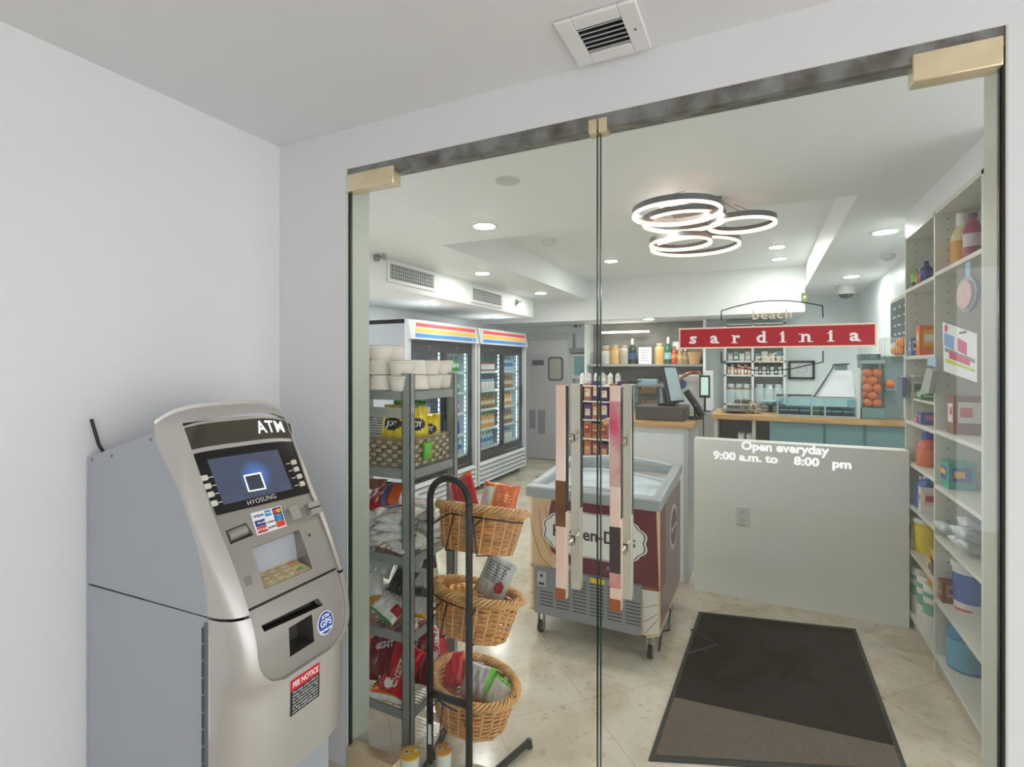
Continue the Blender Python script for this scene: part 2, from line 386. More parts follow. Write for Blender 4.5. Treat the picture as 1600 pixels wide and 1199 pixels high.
# ================================================================== CEILING DEVICES
def downlight(x, y, z, label, r=.075):
    t = thing('downlight', label, 'ceiling light', (x, y, z), group='recessed downlights')
    MB().lathe([(r*.86, -.002), (r*.9, -.006), (r*1.12, -.004), (r*1.14, .0)], (x, y, z), 32).build('trim_ring', plastic_white, t)
    MB().lathe([(.0005, -.010), (r*.5, -.009), (r*.78, -.006), (r*.86, -.003)], (x, y, z), 32).build('diffuser', lamp_white, t)
for (px, py, z, lab) in (
    (757, 353, CZ, 'round recessed downlight alone in the low ceiling nearest the smoke detector disc'),
    (1043, 315, CZ, 'round recessed downlight just in front of the ring chandelier'),
    (1383, 362, CZ, 'round recessed downlight in the low ceiling beside the tall shelf unit'),
    (1330, 432, CZ, 'round recessed downlight above the dome security camera'),
    (754, 427, CZ, 'round recessed downlight next to the air duct between the two grilles'),
    (678, 474, 2.12, 'recessed downlight under the air duct above the nearer fridge'),
    (778, 495, 2.12, 'recessed downlight under the air duct above the farther fridge'),
    (845, 458, CZ, 'recessed downlight beyond the end of the long air duct'),
    (955, 408, TZ, 'recessed downlight in the raised ceiling near the glass door seam'),
    (1214, 386, TZ, 'recessed downlight in the raised ceiling past the ring chandelier'),
    (1212, 434, TZ, 'recessed downlight farthest back in the raised ceiling'),
    (1010, 497, 2.09, 'recessed downlight under the bulkhead in front of the back bar')):
    p = onZ(px, py, z); downlight(p.x, min(p.y, 4.72) if z == TZ else max(p.y, 5.4) if z == 2.09 else p.y, z, lab)
p = onZ(793, 282, CZ)
MB().lathe([(.06, 0), (.058, -.006), (.02, -.009), (.0005, -.009)], (p.x, p.y, CZ), 32).build('ceiling_cover_plate', M(205, 206, 200), label='flat round cover plate in the low cafe ceiling', cat='cover plate')
p = onZ(859, 375, TZ)
MB().lathe([(.07, 0), (.068, -.02), (.05, -.04), (.03, -.05), (.0005, -.05)], (p.x, p.y, TZ), 32).build('smoke_detector', M(220, 222, 222), label='white round smoke detector on the raised ceiling', cat='smoke detector')
p = onZ(1388, 398, CZ)
MB().lathe([(.05, 0), (.048, -.03), (.03, -.045), (.0005, -.05)], (p.x, p.y, CZ), 24).build('smoke_detector', M(205, 210, 210), label='grey smoke detector on the low ceiling beside the tall shelf unit', cat='smoke detector')
p = onZ(1322, 446, CZ)
t = thing('security_camera', 'white dome security camera hanging under the low ceiling', 'security camera', (p.x, p.y, CZ))
MB().lathe([(.085, 0), (.085, -.09), (.075, -.1)], (p.x, p.y, CZ), 28).build('housing', M(214, 216, 212), t)
MB().lathe([(.075, -.1), (.06, -.125), (.05, -.135), (.0005, -.15)], (p.x, p.y, CZ), 28).build('dome', mat('dark_dome', (70, 74, 78), .1), t)
# sprinklers on the duct
for px, py, lab in ((587, 403, 'small sidewall sprinkler head on the duct face beside the long grille'), (806, 472, 'small sidewall sprinkler head near the far end of the duct')):
    p = onX(px, py, -2.74)
    MB().cyl((-2.74, p.y, p.z), (-2.715, p.y, p.z), .03, 16).cyl((-2.72, p.y, p.z), (-2.66, p.y, p.z), .008, 8).lathe([(.028, 0), (.028, .004)], (-2.66, p.y, p.z), 12, axis='x').build('sprinkler', steel_grey, label=lab, cat='sprinkler')
# air grilles on the duct face
def grille(px0, px1, pt, pb, lab):
    a = onX(px0, pt, -2.74); b = onX(px0, pb, -2.74); e = onX(px1, pb, -2.74)
    y0, y1, z0, z1 = a.y, e.y, b.z, a.z
    t = thing('air_grille', lab, 'air vent', (-2.73, (y0+y1)/2, z0))
    X = -2.739
    fr = MB(); w_ = .03
    fr.box(X, X+.012, y0+w_, y1-w_, z0, z0+w_).box(X, X+.012, y0+w_, y1-w_, z1-w_, z1).box(X, X+.012, y0, y0+w_, z0, z1).box(X, X+.012, y1-w_, y1, z0, z1)
    fr.build('frame', plastic_white, t, bevel=.002)
    MB().box(X, X+.002, y0+w_, y1-w_, z0+w_, z1-w_).build('backing', M(70, 74, 76), t)
    n = int((y1-y0)/.032); s = MB()
    for i in range(n): yy = y0+w_+(y1-y0-2*w_)*(i+.5)/n; s.box(X+.002, X+.01, yy-.005, yy+.005, z0+w_, z1-w_)
    for i in range(1, 4): zz = z0+w_+(z1-z0-2*w_)*i/4; s.box(X+.002, X+.008, y0+w_, y1-w_, zz-.003, zz+.003)
    s.build('louvres', M(190, 195, 196), t, smooth=0)
grille(604, 679, 405, 440, 'long white air grille on the duct face nearer the door')
grille(735, 784, 445, 472, 'short white air grille on the duct face farther along')
# foyer ceiling vent
vt = thing('ceiling_vent', 'white square louvred vent in the ceiling before the glass doors', 'ceiling vent', (-.375, -.14, CZ))
c0, c1, c2, c3 = [onZ(*p, CZ-.004) for p in ((862, 34), (992, 0), (1020, 72), (905, 101))]
vx0, vx1, vy0, vy1 = (c0.x+c3.x)/2, (c1.x+c2.x)/2, (c0.y+c1.y)/2, (c2.y+c3.y)/2
VZ = CZ-.001; w_ = .045
fr = MB().box(vx0+w_, vx1-w_, vy0, vy0+w_, VZ-.01, VZ).box(vx0+w_, vx1-w_, vy1-w_, vy1, VZ-.01, VZ).box(vx0, vx0+w_, vy0, vy1, VZ-.01, VZ).box(vx1-w_, vx1, vy0, vy1, VZ-.01, VZ)
fr.build('frame', plastic_white, vt, bevel=.003)
MB().box(vx0+w_, vx1-w_, vy0+w_, vy1-w_, VZ-.0015, VZ).build('backing', M(38, 40, 44), vt)
for i in range(6):
    yy = vy0+w_+(vy1-vy0-2*w_)*(i+.5)/6
    MB().hexa([(vx0+w_, yy-.009, VZ-.011), (vx1-w_, yy-.009, VZ-.011), (vx1-w_, yy-.006, VZ-.011), (vx0+w_, yy-.006, VZ-.011), (vx0+w_, yy+.0, VZ-.002), (vx1-w_, yy+.0, VZ-.002), (vx1-w_, yy+.003, VZ-.002), (vx0+w_, yy+.003, VZ-.002)]).build('louvre', M(224, 226, 226), vt, smooth=0)
MB().lathe([(.003, 0), (.003, -.002)], (vx1-w_/2, vy1-.1, VZ-.01), 8).build('screw', M(60, 60, 60), vt)

# ------------------------------------------------------------------ ring chandelier
ring_side = mat('chandelier_grey_metal', (120, 122, 126), .4, .6)
ring_glow = mat('ring_led', (255, 212, 184), .5, emit=2.2)
pc = onZ(1090, 322, CZ)
ch = thing('ring_chandelier', 'flush ceiling chandelier of overlapping grey metal rings with glowing edges', 'chandelier', (pc.x, pc.y, CZ))
MB().cbox(pc.x, pc.y, CZ-.05, .26, .26, .05).build('canopy', ring_side, ch, bevel=.004)
for (px, py, z, wpx) in ((1057, 334, 2.225, 139), (1068, 347, 2.26, 128), (1159, 352, 2.235, 102), (1063, 381, 2.205, 96), (1085, 386, 2.235, 137)):
    p = onZ(px, py, z); s_ = (p-Vector((0, -CAMD, CAMH))); depth = -s_.x*_s+s_.y*_c
    R = wpx/FPX*depth/2*.97
    r0 = R-.012
    o = MB().lathe([(R, 0.002), (R, .032), (r0, .032), (r0, .002), (R, .002)], (p.x, p.y, z), 56).build('ring', ring_side, ch)
    MB().lathe([(R+.0005, .004), (R+.0005, -.008), (r0-.0015, -.008), (r0-.0015, .010), (R+.0005, .004)], (p.x, p.y, z), 56).build('led_strip', ring_glow, o, smooth=0)
    for a in (.5, 2.6, 4.7):
        MB().cyl((p.x+(R-.006)*math.cos(a), p.y+(R-.006)*math.sin(a), z+.03), (p.x+.5*(pc.x-p.x)+(R-.006)*.5*math.cos(a), min(1.68, p.y+.5*(pc.y-p.y)+(R-.006)*.5*math.sin(a)), CZ-.002), .002, 6).build('hanging_wire', ring_side, o)
# ================================================================== ATM
bezel_m = mat('atm_bezel_silver', (200, 196, 191), .34, .5)
cons_m = mat('atm_console_silver', (166, 160, 154), .36, .55)
side_m = mat('atm_side_grey', (176, 181, 188), .5, .15, bump=.05, bscale=500)
seam_m = M(40, 40, 42)
AY0, AY1, AXB = -.655, -.271, -1.722
def lerp_tab(tab, z):
    if z <= tab[0][0]: return tab[0][1]
    for (a, va), (b, vb) in zip(tab[:-1], tab[1:]):
        if z <= b: t = (z-a)/(b-a); return va+(vb-va)*t
    return tab[-1][1]
def smooth_tab(tab, z):
    return sum(lerp_tab(tab, z+d) for d in (-.03, -.015, 0, .015, .03))/5
XS = [(.40, -1.187), (.88, -1.187), (.954, -1.197), (1.041, -1.224), (1.188, -1.305), (1.300, -1.392), (1.335, -1.402), (1.40, -1.405)]
XF = [(.40, -1.085), (.60, -1.070), (.72, -1.068), (.833, -1.083), (.875, -1.099), (.974, -1.150), (1.118, -1.246), (1.339, -1.364), (1.42, -1.41)]
def xs(z): return smooth_tab(XS, z)
def xf(z): return smooth_tab(XF, z)
RW = .05
def top_round(w):   # crowned hood
    W = AY1-AY0; t = (w-W/2)/(W/2); return 1.386-.040*abs(t)**4
def hull_pt(z, k):  # k: 0..1 across (near corner .. far corner)
    pass
W = AY1-AY0
def wl(z):
    zc = .785; r = .082
    if z >= zc: return RW
    t = min(1, (zc-z)/r); return RW+.085*(1-math.sqrt(max(0, 1-t*t)))
def wr(z): return wl(z)-RW+.016+.026*min(1, max(0, (1.33-z)/.45))
ZB, ZT = .704, 1.345
zs = [.455+(.70-.455)*i/10 for i in range(10)]+[ZB+(ZT-ZB)*i/48 for i in range(49)]+[1.352, 1.358, 1.366, 1.373, 1.379, 1.384]
na = 8
def section(z, extra=0.):
    """points of one horizontal slice of the hood, from the near seam to the far seam"""
    X0, X1 = xs(z), xf(z); pts = []
    if z > 1.34:                                # roll over the top
        t = (z-1.34)/.046; k = 1-math.sqrt(max(0, 1-t*t)); X1 = X1-.055*k
        if X1 < X0+.004: X1 = X0+.004
    l = wl(z); r_ = wr(z)
    for i in range(na+1):
        a = PI/2*i/na
        pts.append((X0+(X1-X0)*math.sin(a)**.9, AY0+l*(1-math.cos(a))))
    nf = 8
    for i in range(1, nf): pts.append((X1, AY0+l+(W-l-r_)*i/nf))
    for i in range(na+1):
        a = PI/2*(1-i/na)
        pts.append((X0+(X1-X0)*math.sin(a)**.9, AY1-r_*(1-math.cos(a))))
    return pts
SEAMZ = .885
def zmap(z, y):   # crown: squeeze the top rows down towards the corners
    if z < 1.2: return z
    return z-(1.386-top_round(y-AY0))*((z-1.2)/.186)
atm = thing('cash_machine', 'grey and silver free-standing cash machine with lit ATM header', 'cash machine', (-1.4, -.46, 0))
def hull_part(name, zr, mtl, skip, closetop=False, closebot=False):
    mb = MB(); rows = [section(z) for z in zr]; k = len(rows[0])
    vs = [(x, y, zmap(z, y)) for z, r in zip(zr, rows) for x, y in r]
    fs = []
    for i in range(len(zr)-1):
        for j in range(k-1):
            if skip and na <= j < na+8 and ZB-1e-6 <= zr[i] and zr[i+1] <= ZT+1e-6: continue
            fs.append((i*k+j, i*k+j+1, (i+1)*k+j+1, (i+1)*k+j))
    mb.add(vs, fs)
    if closetop: mb.add([vs[(len(zr)-1)*k+j] for j in range(k)]+[(xs(zr[-1])-.03, AY1, zmap(zr[-1], AY1)-.004), (xs(zr[-1])-.03, AY0, zmap(zr[-1], AY0)-.004)], [tuple(range(k+2))])
    if closebot: mb.add([vs[j] for j in range(k)]+[(-1.25, AY1, zr[0]), (-1.25, AY0, zr[0])], [tuple(range(k+2))])
    # lip going in around the opening
    if skip:
        ed = []
        inside = [i for i, z in enumerate(zr) if ZB-1e-6 <= z <= ZT+1e-6]
        for jj in (na, na+8):
            lip = []
            for i in inside:
                x, y = rows[i][jj]; lip.append(((x, y, zmap(zr[i], y)), (x-.024, y, zmap(zr[i], y))))
            mb.add([q for pr in lip for q in pr], [(2*i, 2*i+1, 2*i+3, 2*i+2) for i in range(len(lip)-1)])
        for i in (inside[0], inside[-1]):
            if abs(zr[i]-ZB) > .002 and abs(zr[i]-ZT) > .002: continue
            q = [((rows[i][j][0], rows[i][j][1], zmap(zr[i], rows[i][j][1])), (rows[i][j][0]-.024, rows[i][j][1], zmap(zr[i], rows[i][j][1]))) for j in range(na, na+9)]
            mb.add([p for pr in q for p in pr], [(2*i2, 2*i2+1, 2*i2+3, 2*i2+2) for i2 in range(8)])
    return mb.build(name, mtl, atm, smooth=35)
lo = [z for z in zs if z < SEAMZ-.003]+[SEAMZ-.003]
hi = [SEAMZ+.003]+[z for z in zs if z > SEAMZ+.003]
hull_part('lower_door_cover', lo, bezel_m, True, closebot=True)
hull_part('hood', hi, bezel_m, True, closetop=True)
# cabinet body behind the hood
def side_outline(z0, z1):
    pts = [(AXB, z0-.018 if z0 > .5 else z0)]
    zz = [z0+(z1-z0)*i/14 for i in range(15)]
    pts += [(xs(z)+.004, zmap(z, AY0)) for z in zz]
    return pts
hi_out = side_outline(SEAMZ+.002, 1.35)+[(AXB, 1.226)]
MB().prism(hi_out, lambda a, b: (a, AY0+.001, b), lambda a, b: (a, AY1-.001, b)).build('upper_cabinet', side_m, atm, smooth=25)
MB().prism([(AXB, 0), (-1.192, 0), (-1.192, SEAMZ-.002), (AXB, SEAMZ-.022)], lambda a, b: (a, AY0+.001, b), lambda a, b: (a, AY1-.001, b)).build('lower_cabinet', side_m, atm, smooth=25)
MB().box(AXB+.005, -1.2, AY0+.004, AY1-.004, SEAMZ-.03, SEAMZ-.012).build('seam_gap', seam_m, atm)
# hinge down the side
hg = MB().box(-1.2, -1.193, AY0-.003, AY0+.002, .2, .872)
hg.build('hinge', M(110, 122, 128), atm)
hk = MB()
for i in range(16): hk.cyl((-1.201, AY0-.003, .21+.041*i), (-1.201, AY0-.003, .245+.041*i), .0035, 8)
hk.build('hinge_knuckles', M(60, 68, 72), atm)
MB().box(-1.184, -1.1815, AY0-.0005, AY0+.006, .60, .845).build('lock_strip', mat('pale_strip', (226, 220, 206), .4), atm)
for sx_, sz_ in ((-1.70, 1.222), (-1.6, 1.24), (-1.42, 1.296)):
    MB().lathe([(.004, 0), (.004, .002)], (sx_, AY0-.001, sz_), 10, axis='y').build('screw', M(120, 122, 124), atm)
an = MB().tube([(-1.70, AY0+.03, 1.228), (-1.70, AY0+.03, 1.236), (-1.705, AY0+.02, 1.26), (-1.715, AY0+.006, 1.335)], .0045, 10)
an.build('antenna', black_plastic, atm)
# ---- console surface, with openings
OFFC = .009
def S(wy, z, off=0.):   # off: outwards from the console face
    x = xf(z)-OFFC+off*.86; return (x, AY0+wy, zmap(z, AY0+wy)+off*.5)
def inv(px, py, off=-OFFC):
    """photo point to (w,z) on the console"""
    d = ray(px, py); X = -1.2
    z = 1.0
    for _ in range(60):
        s_ = X/d[0]; z = CAMH+d[2]*s_; X = .5*X+.5*(xf(z)+off)
    s_ = X/d[0]; return (d[1]*s_-CAMD-AY0, CAMH+d[2]*s_)
def sub_outline(pts, n=6):
    o = []
    for (a, b), (c, d) in zip(pts, pts[1:]+pts[:1]):
        for i in range(n): o.append((a+(c-a)*i/n, b+(d-b)*i/n))
    return o
def surf_sheet(mb, outline, off0, off1, holes=(), mi=0, dz=.02, F=None):
    F = F or S
    loops = [[Vector((a, b, 0)) for a, b in outline]]+[[Vector((a, b, 0)) for a, b in h] for h in holes]
    flat = [v for l in loops for v in l]
    bm = bmesh.new(); vv = [bm.verts.new(v) for v in flat]
    for t in tessellate_polygon(loops):
        try: bm.faces.new([vv[i] for i in t])
        except ValueError: pass
    zmin = min(v.y for v in flat); zmax = max(v.y for v in flat); z = zmin+dz
    while z < zmax:
        bmesh.ops.bisect_plane(bm, geom=bm.verts[:]+bm.edges[:]+bm.faces[:], plane_co=(0, z, 0), plane_no=(0, 1, 0)); z += dz
    bm.verts.index_update()
    mb.add([F(v.co.x, v.co.y, off1) for v in bm.verts], [tuple(v.index for v in f.verts) for f in bm.faces], mi)
    bm.free()
    for l in loops:
        k = len(l); mb.add([F(v.x, v.y, off0) for v in l]+[F(v.x, v.y, off1) for v in l], [(i, (i+1) % k, k+(i+1) % k, k+i) for i in range(k)], mi)
    return mb
def quad_sheet(corners, off, name, m, par, nu=10, nv=8, thick=.004, **kw):
    """corners TL,TR,BR,BL in (w,z)"""
    tl, tr, br, bl = corners; mb = MB(); vs = []
    for o in (off, off-thick):
        for j in range(nv+1):
            for i in range(nu+1):
                u, v = i/nu, j/nv
                a = [(tl[k]*(1-u)+tr[k]*u)*(1-v)+(bl[k]*(1-u)+br[k]*u)*v for k in (0, 1)]; vs.append(S(a[0], a[1], o))
    N = (nu+1)*(nv+1); fs = []
    for j in range(nv):
        for i in range(nu):
            q = j*(nu+1)+i; fs.append((q, q+1, q+nu+2, q+nu+1)); fs.append((N+q, N+q+nu+1, N+q+nu+2, N+q+1))
    b = [i for i in range(nu+1)]+[(j*(nu+1)+nu) for j in range(1, nv+1)]+[nv*(nu+1)+i for i in range(nu-1, -1, -1)]+[j*(nu+1) for j in range(nv-1, 0, -1)]
    for i in range(len(b)): p, q = b[i], b[(i+1) % len(b)]; fs.append((p, q, N+q, N+p))
    mb.add(vs, fs); return mb.build(name, m, par, smooth=40)
def q4(pts): return sub_outline([inv(*p) for p in pts])
pin_hole = q4(((392, 857), (467, 828), (488, 889), (413, 921)))
rec_hole = q4(((352, 830), (384, 817), (397, 836), (360, 851)))
mouth = q4(((451, 982), (487, 960), (491, 1003), (453, 1027)))
slot = q4(((408, 978), (497, 935), (505, 946), (413, 988)))
seam_l = inv(391, 953); zseam = seam_l[1]
def cons_outline(z0, z1, n=24, m=.0015):
    zz = [z0+(z1-z0)*i/n for i in range(n+1)]
    return [(wl(z)+m, z) for z in zz]+[(W-wr(z)-m, z) for z in reversed(zz)]
surf_sheet(MB(), cons_outline(zseam+.003, ZT-.001), -.02, 0, [pin_hole, rec_hole]).build('console_panel', cons_m, atm, smooth=35)
surf_sheet(MB(), cons_outline(ZB+.002, zseam-.003), -.02, 0, [mouth, slot]).build('dispenser_panel', cons_m, atm, smooth=35)
surf_sheet(MB(), cons_outline(zseam-.006, zseam+.006, 3), -.01, -.006).build('panel_seam', seam_m, atm)
def cavity(hole, depth, name, m, floorm=None, dn=0.):
    mb = MB(); k = len(hole)
    a = [S(p[0], p[1], 0) for p in hole]
    b = [(x-depth, y, z-dn) for x, y, z in a]
    mb.add(a+b, [(i, (i+1) % k, k+(i+1) % k, k+i) for i in range(k)]); mb.add(b, [tuple(range(k))])
    return mb.build(name, m, atm, smooth=30)
cavity(pin_hole, .085, 'keypad_recess', mat('recess_silver', (150, 146, 140), .3, .6))
cavity(rec_hole, .04, 'receipt_slot', mat('slot_dark', (84, 80, 78), .4, .5))
cavity(mouth, .06, 'cash_mouth', mat('mouth_dark', (92, 88, 84), .35, .5))
cavity(slot, .03, 'cash_slot', mat('slot_black', (52, 50, 50), .35, .4))
# rounded receipt roll shield
rc = inv(362, 835)
p0 = S(inv(358, 838)[0], inv(358, 838)[1], -.012); p1 = S(inv(386, 826)[0], inv(386, 826)[1], -.012)
MB().cyl(p0, p1, .016, 16).build('receipt_shield', cons_m, atm)
# keypad on the floor of the recess
kp = [inv(*p) for p in ((404, 893), (477, 864), (487, 888), (413, 920))]
kb = [S(a, z, -.004) for a, z in kp]
kb[0] = (kb[3][0]-.075, kb[3][1]+.006, kb[3][2]+.022); kb[1] = (kb[2][0]-.075, kb[2][1]-.006, kb[2][2]+.022)
n_ = Vector((0.28, 0, 1)).normalized()
kv = [Vector(p) for p in kb]
pl_ = MB().hexa([p+n_*-.012 for p in kv]+[p+n_*.002 for p in kv])
keypad = pl_.build('keypad_plate', mat('keypad_beige', (206, 190, 150), .5, col2=(178, 160, 122), vscale=40), atm)
kc = {(3, 3): (96, 160, 110), (3, 1): (206, 130, 90), (3, 2): (214, 190, 96)}
for i in range(4):
    for j in range(4):
        u_ = (j+.5)/4; v_ = (i+.5)/4
        c_ = kv[0].lerp(kv[1], .06+.88*u_).lerp(kv[3].lerp(kv[2], .06+.88*u_), .06+.88*v_)+n_*.0025
        MB().cbox(c_.x, c_.y, c_.z-.001, .011, .018, .003).build('key', M(*(kc.get((j, i)) or (196, 184, 150))), keypad, bevel=.0007)
# header window and lit letters
hd = q4(((287, 666), (451, 650), (455, 680), (296, 702)))
hd_mat = mat('header_smoked_glass', (70, 68, 58), .06, .2, col2=(86, 82, 70), vscale=3)
hw = quad_sheet([inv(*p) for p in ((287, 666), (452, 650), (456, 681), (296, 702))], .0055, 'header_window', hd_mat, atm)
fr_out = q4(((283, 662), (454, 645), (458, 685), (293, 709)))
quad_sheet([inv(*p) for p in ((283, 662), (455, 645), (460, 686), (293, 709))], .0025, 'header_frame', bezel_m, atm)
ac = inv(421, 668)
e_white = mat('header_letters_lit', (240, 244, 255), .5, emit=1.2)
MB().text('ATM', .050, lambda a, b: S(ac[0]+a, ac[1]+b, .0075), .0006, .88, spacing=1.12).build('header_lettering', e_white, hw, smooth=0, label='glowing white ATM letters')
# screen bezel
bz = quad_sheet([inv(*p) for p in ((299, 709), (455.5, 688), (483, 771), (339, 806))], .003, 'screen_panel', mat('gloss_black', (22, 21, 22), .15), atm)
def screen_mat():
    m = bpy.data.materials.new('lit_screen'); m.use_nodes = True; nt = m.node_tree; b = nt.nodes['Principled BSDF']; L = nt.links.new
    tc = nt.nodes.new('ShaderNodeTexCoord'); n = nt.nodes.new('ShaderNodeTexNoise'); n.inputs['Scale'].default_value = 22; n.inputs['Detail'].default_value = 8
    L(tc.outputs['Object'], n.inputs['Vector'])
    r = nt.nodes.new('ShaderNodeValToRGB'); r.color_ramp.elements[0].color = (*srgb((66, 74, 92)), 1); r.color_ramp.elements[1].color = (*srgb((96, 112, 150)), 1)
    L(n.outputs['Fac'], r.inputs[0])
    g = nt.nodes.new('ShaderNodeVectorMath'); g.operation = 'DISTANCE'; c_ = inv(398, 745); q = S(c_[0], c_[1]); o_ = atm.location
    g.inputs[1].default_value = (q[0]-o_[0], q[1]-o_[1], q[2]-o_[2]); L(tc.outputs['Object'], g.inputs[0])
    r2 = nt.nodes.new('ShaderNodeValToRGB'); r2.color_ramp.elements[0].color = (*srgb((70, 140, 255)), 1); r2.color_ramp.elements[1].color = (0, 0, 0, 1)
    r2.color_ramp.elements[0].position = .012; r2.color_ramp.elements[1].position = .05; L(g.outputs['Value'], r2.inputs[0])
    mx = nt.nodes.new('ShaderNodeMix'); mx.data_type = 'RGBA'; mx.blend_type = 'ADD'; mx.inputs[0].default_value = .8
    L(r.outputs[0], mx.inputs[6]); L(r2.outputs[0], mx.inputs[7])
    b.inputs['Base Color'].default_value = (.02, .02, .02, 1); b.inputs['Roughness'].default_value = .25
    L(mx.outputs[2], b.inputs['Emission Color']); b.inputs['Emission Strength'].default_value = .55
    return m
scr = quad_sheet([inv(*p) for p in ((322.3, 719), (432.4, 703.2), (456.3, 765), (348.4, 790))], .0036, 'screen', screen_mat(), bz, thick=.002)
sq = surf_sheet(MB(), q4(((379, 744), (406, 739), (415, 765), (387, 770))), .003, .0046, [q4(((381, 746), (404.5, 741.6), (412.5, 763.5), (388.5, 768)))]).build('screen_square', mat('screen_white', (220, 236, 255), .5, emit=1.), scr, smooth=0)
surf_sheet(MB(), q4(((381, 746), (404.5, 741.6), (412.5, 763.5), (388.5, 768))), .003, .0040).build('screen_square_fill', M(60, 64, 78), scr, smooth=0)
for (px, py) in ((457.1, 723.8), (461.2, 734.8), (465.9, 745.9), (470.3, 757.4), (317.3, 748.9), (322.3, 761.8), (327, 774.7), (332.4, 788.5)):
    a, z = inv(px, py)
    surf_sheet(MB(), rrect(a-.0085, a+.0085, z-.0062, z+.0062, .002), .0, .008).build('side_button', mat('button_cream', (214, 210, 198), .4), bz)
    d_ = -.03 if a > W/2 else .008
    d1, d2 = (a-.026, a-.012) if a > W/2 else (a+.012, a+.026)
    surf_sheet(MB(), [(d1, z-.0008), (d2, z-.0008), (d2, z+.0008), (d1, z+.0008)], .002, .0036).build('button_mark', letter_white, bz, smooth=0)
a, z = inv(408, 782)
MB().text('HYOSUNG', .0165, lambda u_, v_: S(a+u_, z+v_, .0042), -.0002, 1.15).build('maker_lettering', letter_white, bz, smooth=0)
# card network sticker
cs = [inv(*p) for p in ((391, 803), (438, 790.4), (448, 822.4), (402, 837.2))]
def csf(u_, v_, off): # u 0..1 right, v 0..1 up
    bl, br, tr, tl = cs[3], cs[2], cs[1], cs[0]
    a = (bl[0]*(1-u_)+br[0]*u_)*(1-v_)+(tl[0]*(1-u_)+tr[0]*u_)*v_; b = (bl[1]*(1-u_)+br[1]*u_)*(1-v_)+(tl[1]*(1-u_)+tr[1]*u_)*v_
    return S(a, b, off)
st = MB(); F2 = lambda a, b, o: csf(a, b, o)
def cell(x0, x1, y0, y1, mi, off=.0016): surf_sheet(st, [(x0, y0), (x1, y0), (x1, y1), (x0, y1)], .0, off, mi=mi, dz=5, F=F2)
cmats = [M(244, 244, 246), M(28, 52, 130), M(206, 34, 44), M(60, 150, 210), M(64, 30, 90), M(240, 180, 50), M(226, 60, 40), M(220, 70, 30), M(24, 60, 150), M(40, 40, 60)]
cell(0, 1, 0, 1, 0, .001)
cell(.04, .36, .34, .62, 1); cell(.04, .36, .05, .32, 2); cell(.42, .62, .68, .95, 3); cell(.68, .97, .64, .96, 4); cell(.68, .97, .34, .62, 8); cell(.68, .97, .06, .32, 7)
def disc(cx, cy, r, mi, off=.0022): surf_sheet(st, circle(cx, cy, r, r*1.25, 16), .001, off, mi=mi, dz=5, F=F2)
disc(.77, .8, .08, 6); disc(.87, .8, .08, 5, .0024); disc(.82, .48, .11, 3)
def ctext(t, cx, cy, size, mi): st.text(t, size, lambda a, b: csf(cx+a, cy+b, .0026), .004, mi=mi)
ctext('VISA', .21, .8, .17, 1); ctext('PLUS', .23, .48, .12, 0); ctext('STAR', .2, .18, .14, 0); ctext('pulse', .52, .17, .13, 9); ctext('CARD', .52, .4, .1, 9); ctext('AMEX', .52, .82, .07, 0)
st.build('card_networks_sticker', cmats, atm, smooth=0, label='white sticker with card network logos')
# card reader
cr = inv(458, 803); cr2 = inv(487, 797)
surf_sheet(MB(), rrect(cr[0]-.026, cr[0]+.078, cr[1]-.022, cr[1]+.022, .004), -.002, .002).build('card_reader_plate', cons_m, atm)
for k_, (cc, ww) in enumerate(((cr, .018), (cr2, .024))):
    o = surf_sheet(MB(), rrect(cc[0]-ww, cc[0]+ww*.7, cc[1]-.017, cc[1]+.016, .005), 0, .022 if k_ else .014).build('card_reader', mat('reader_silver', (180, 178, 174), .25, .7), atm, bevel=.002)
surf_sheet(MB(), rrect(cr2[0]-.028, cr2[0]+.016, cr2[1]-.0015, cr2[1]+.0015, .001), .02, .0235).build('card_slot', M(20, 20, 20), atm)
a, z = inv(483.5, 836.5); surf_sheet(MB(), circle(a, z, .004, .004, 12), 0, .001).build('indicator_dot', M(60, 58, 56), atm)
sp = MB()
for i in range(5):
    for j in range(5):
        a, z = inv(388, 908); surf_sheet(sp, circle(a-.008+i*.004, z-.008+j*.004, .0012, .0012, 6), 0, .0006, dz=5)
sp.build('speaker_holes', M(70, 68, 66), atm)
# stickers on the lower part
a, z = inv(508, 973.5, -OFFC)
gps = MB(); surf_sheet(gps, circle(a, z, .028, .031, 28), 0, .0025, mi=0); surf_sheet(gps, circle(a, z, .0255, .0285, 28), .002, .003, mi=1)
for t_, dz_, sz_ in (('ATM', .0165, .013), ('GPS', -.001, .024), ('PROTECTED', -.0185, .0078)):
    gps.text(t_, sz_, lambda u_, v_: S(a+u_, z+v_+dz_, .0036), .0006, mi=0, sx=1.)
gps.build('gps_sticker', [M(240, 242, 250), M(28, 74, 168)], atm, smooth=0, label='round blue sticker reading ATM GPS PROTECTED')
def SO(wy, z, off=0.): return (xf(z)+off, AY0+wy, z)
fq = [inv(*p, off=0.) for p in ((455.5, 1061.5), (500.9, 1036), (496, 1090), (451.4, 1120.6))]
fw0, fw1 = (fq[0][0]+fq[3][0])/2, (fq[1][0]+fq[2][0])/2; fz1 = (fq[0][1]+fq[1][1])/2; fz0 = (fq[2][1]+fq[3][1])/2
fn = MB(); fr_z = fz1-(fz1-fz0)*.31
surf_sheet(fn, [(fw0, fz0), (fw1, fz0), (fw1, fr_z), (fw0, fr_z)], 0, .0015, mi=0, F=SO); surf_sheet(fn, [(fw0, fr_z), (fw1, fr_z), (fw1, fz1), (fw0, fz1)], 0, .0015, mi=1, F=SO)
fc = (fw0+fw1)/2; ft = text_geo('FEE NOTICE', .02, .0006); fwid = max(v[0] for v in ft[0])-min(v[0] for v in ft[0])
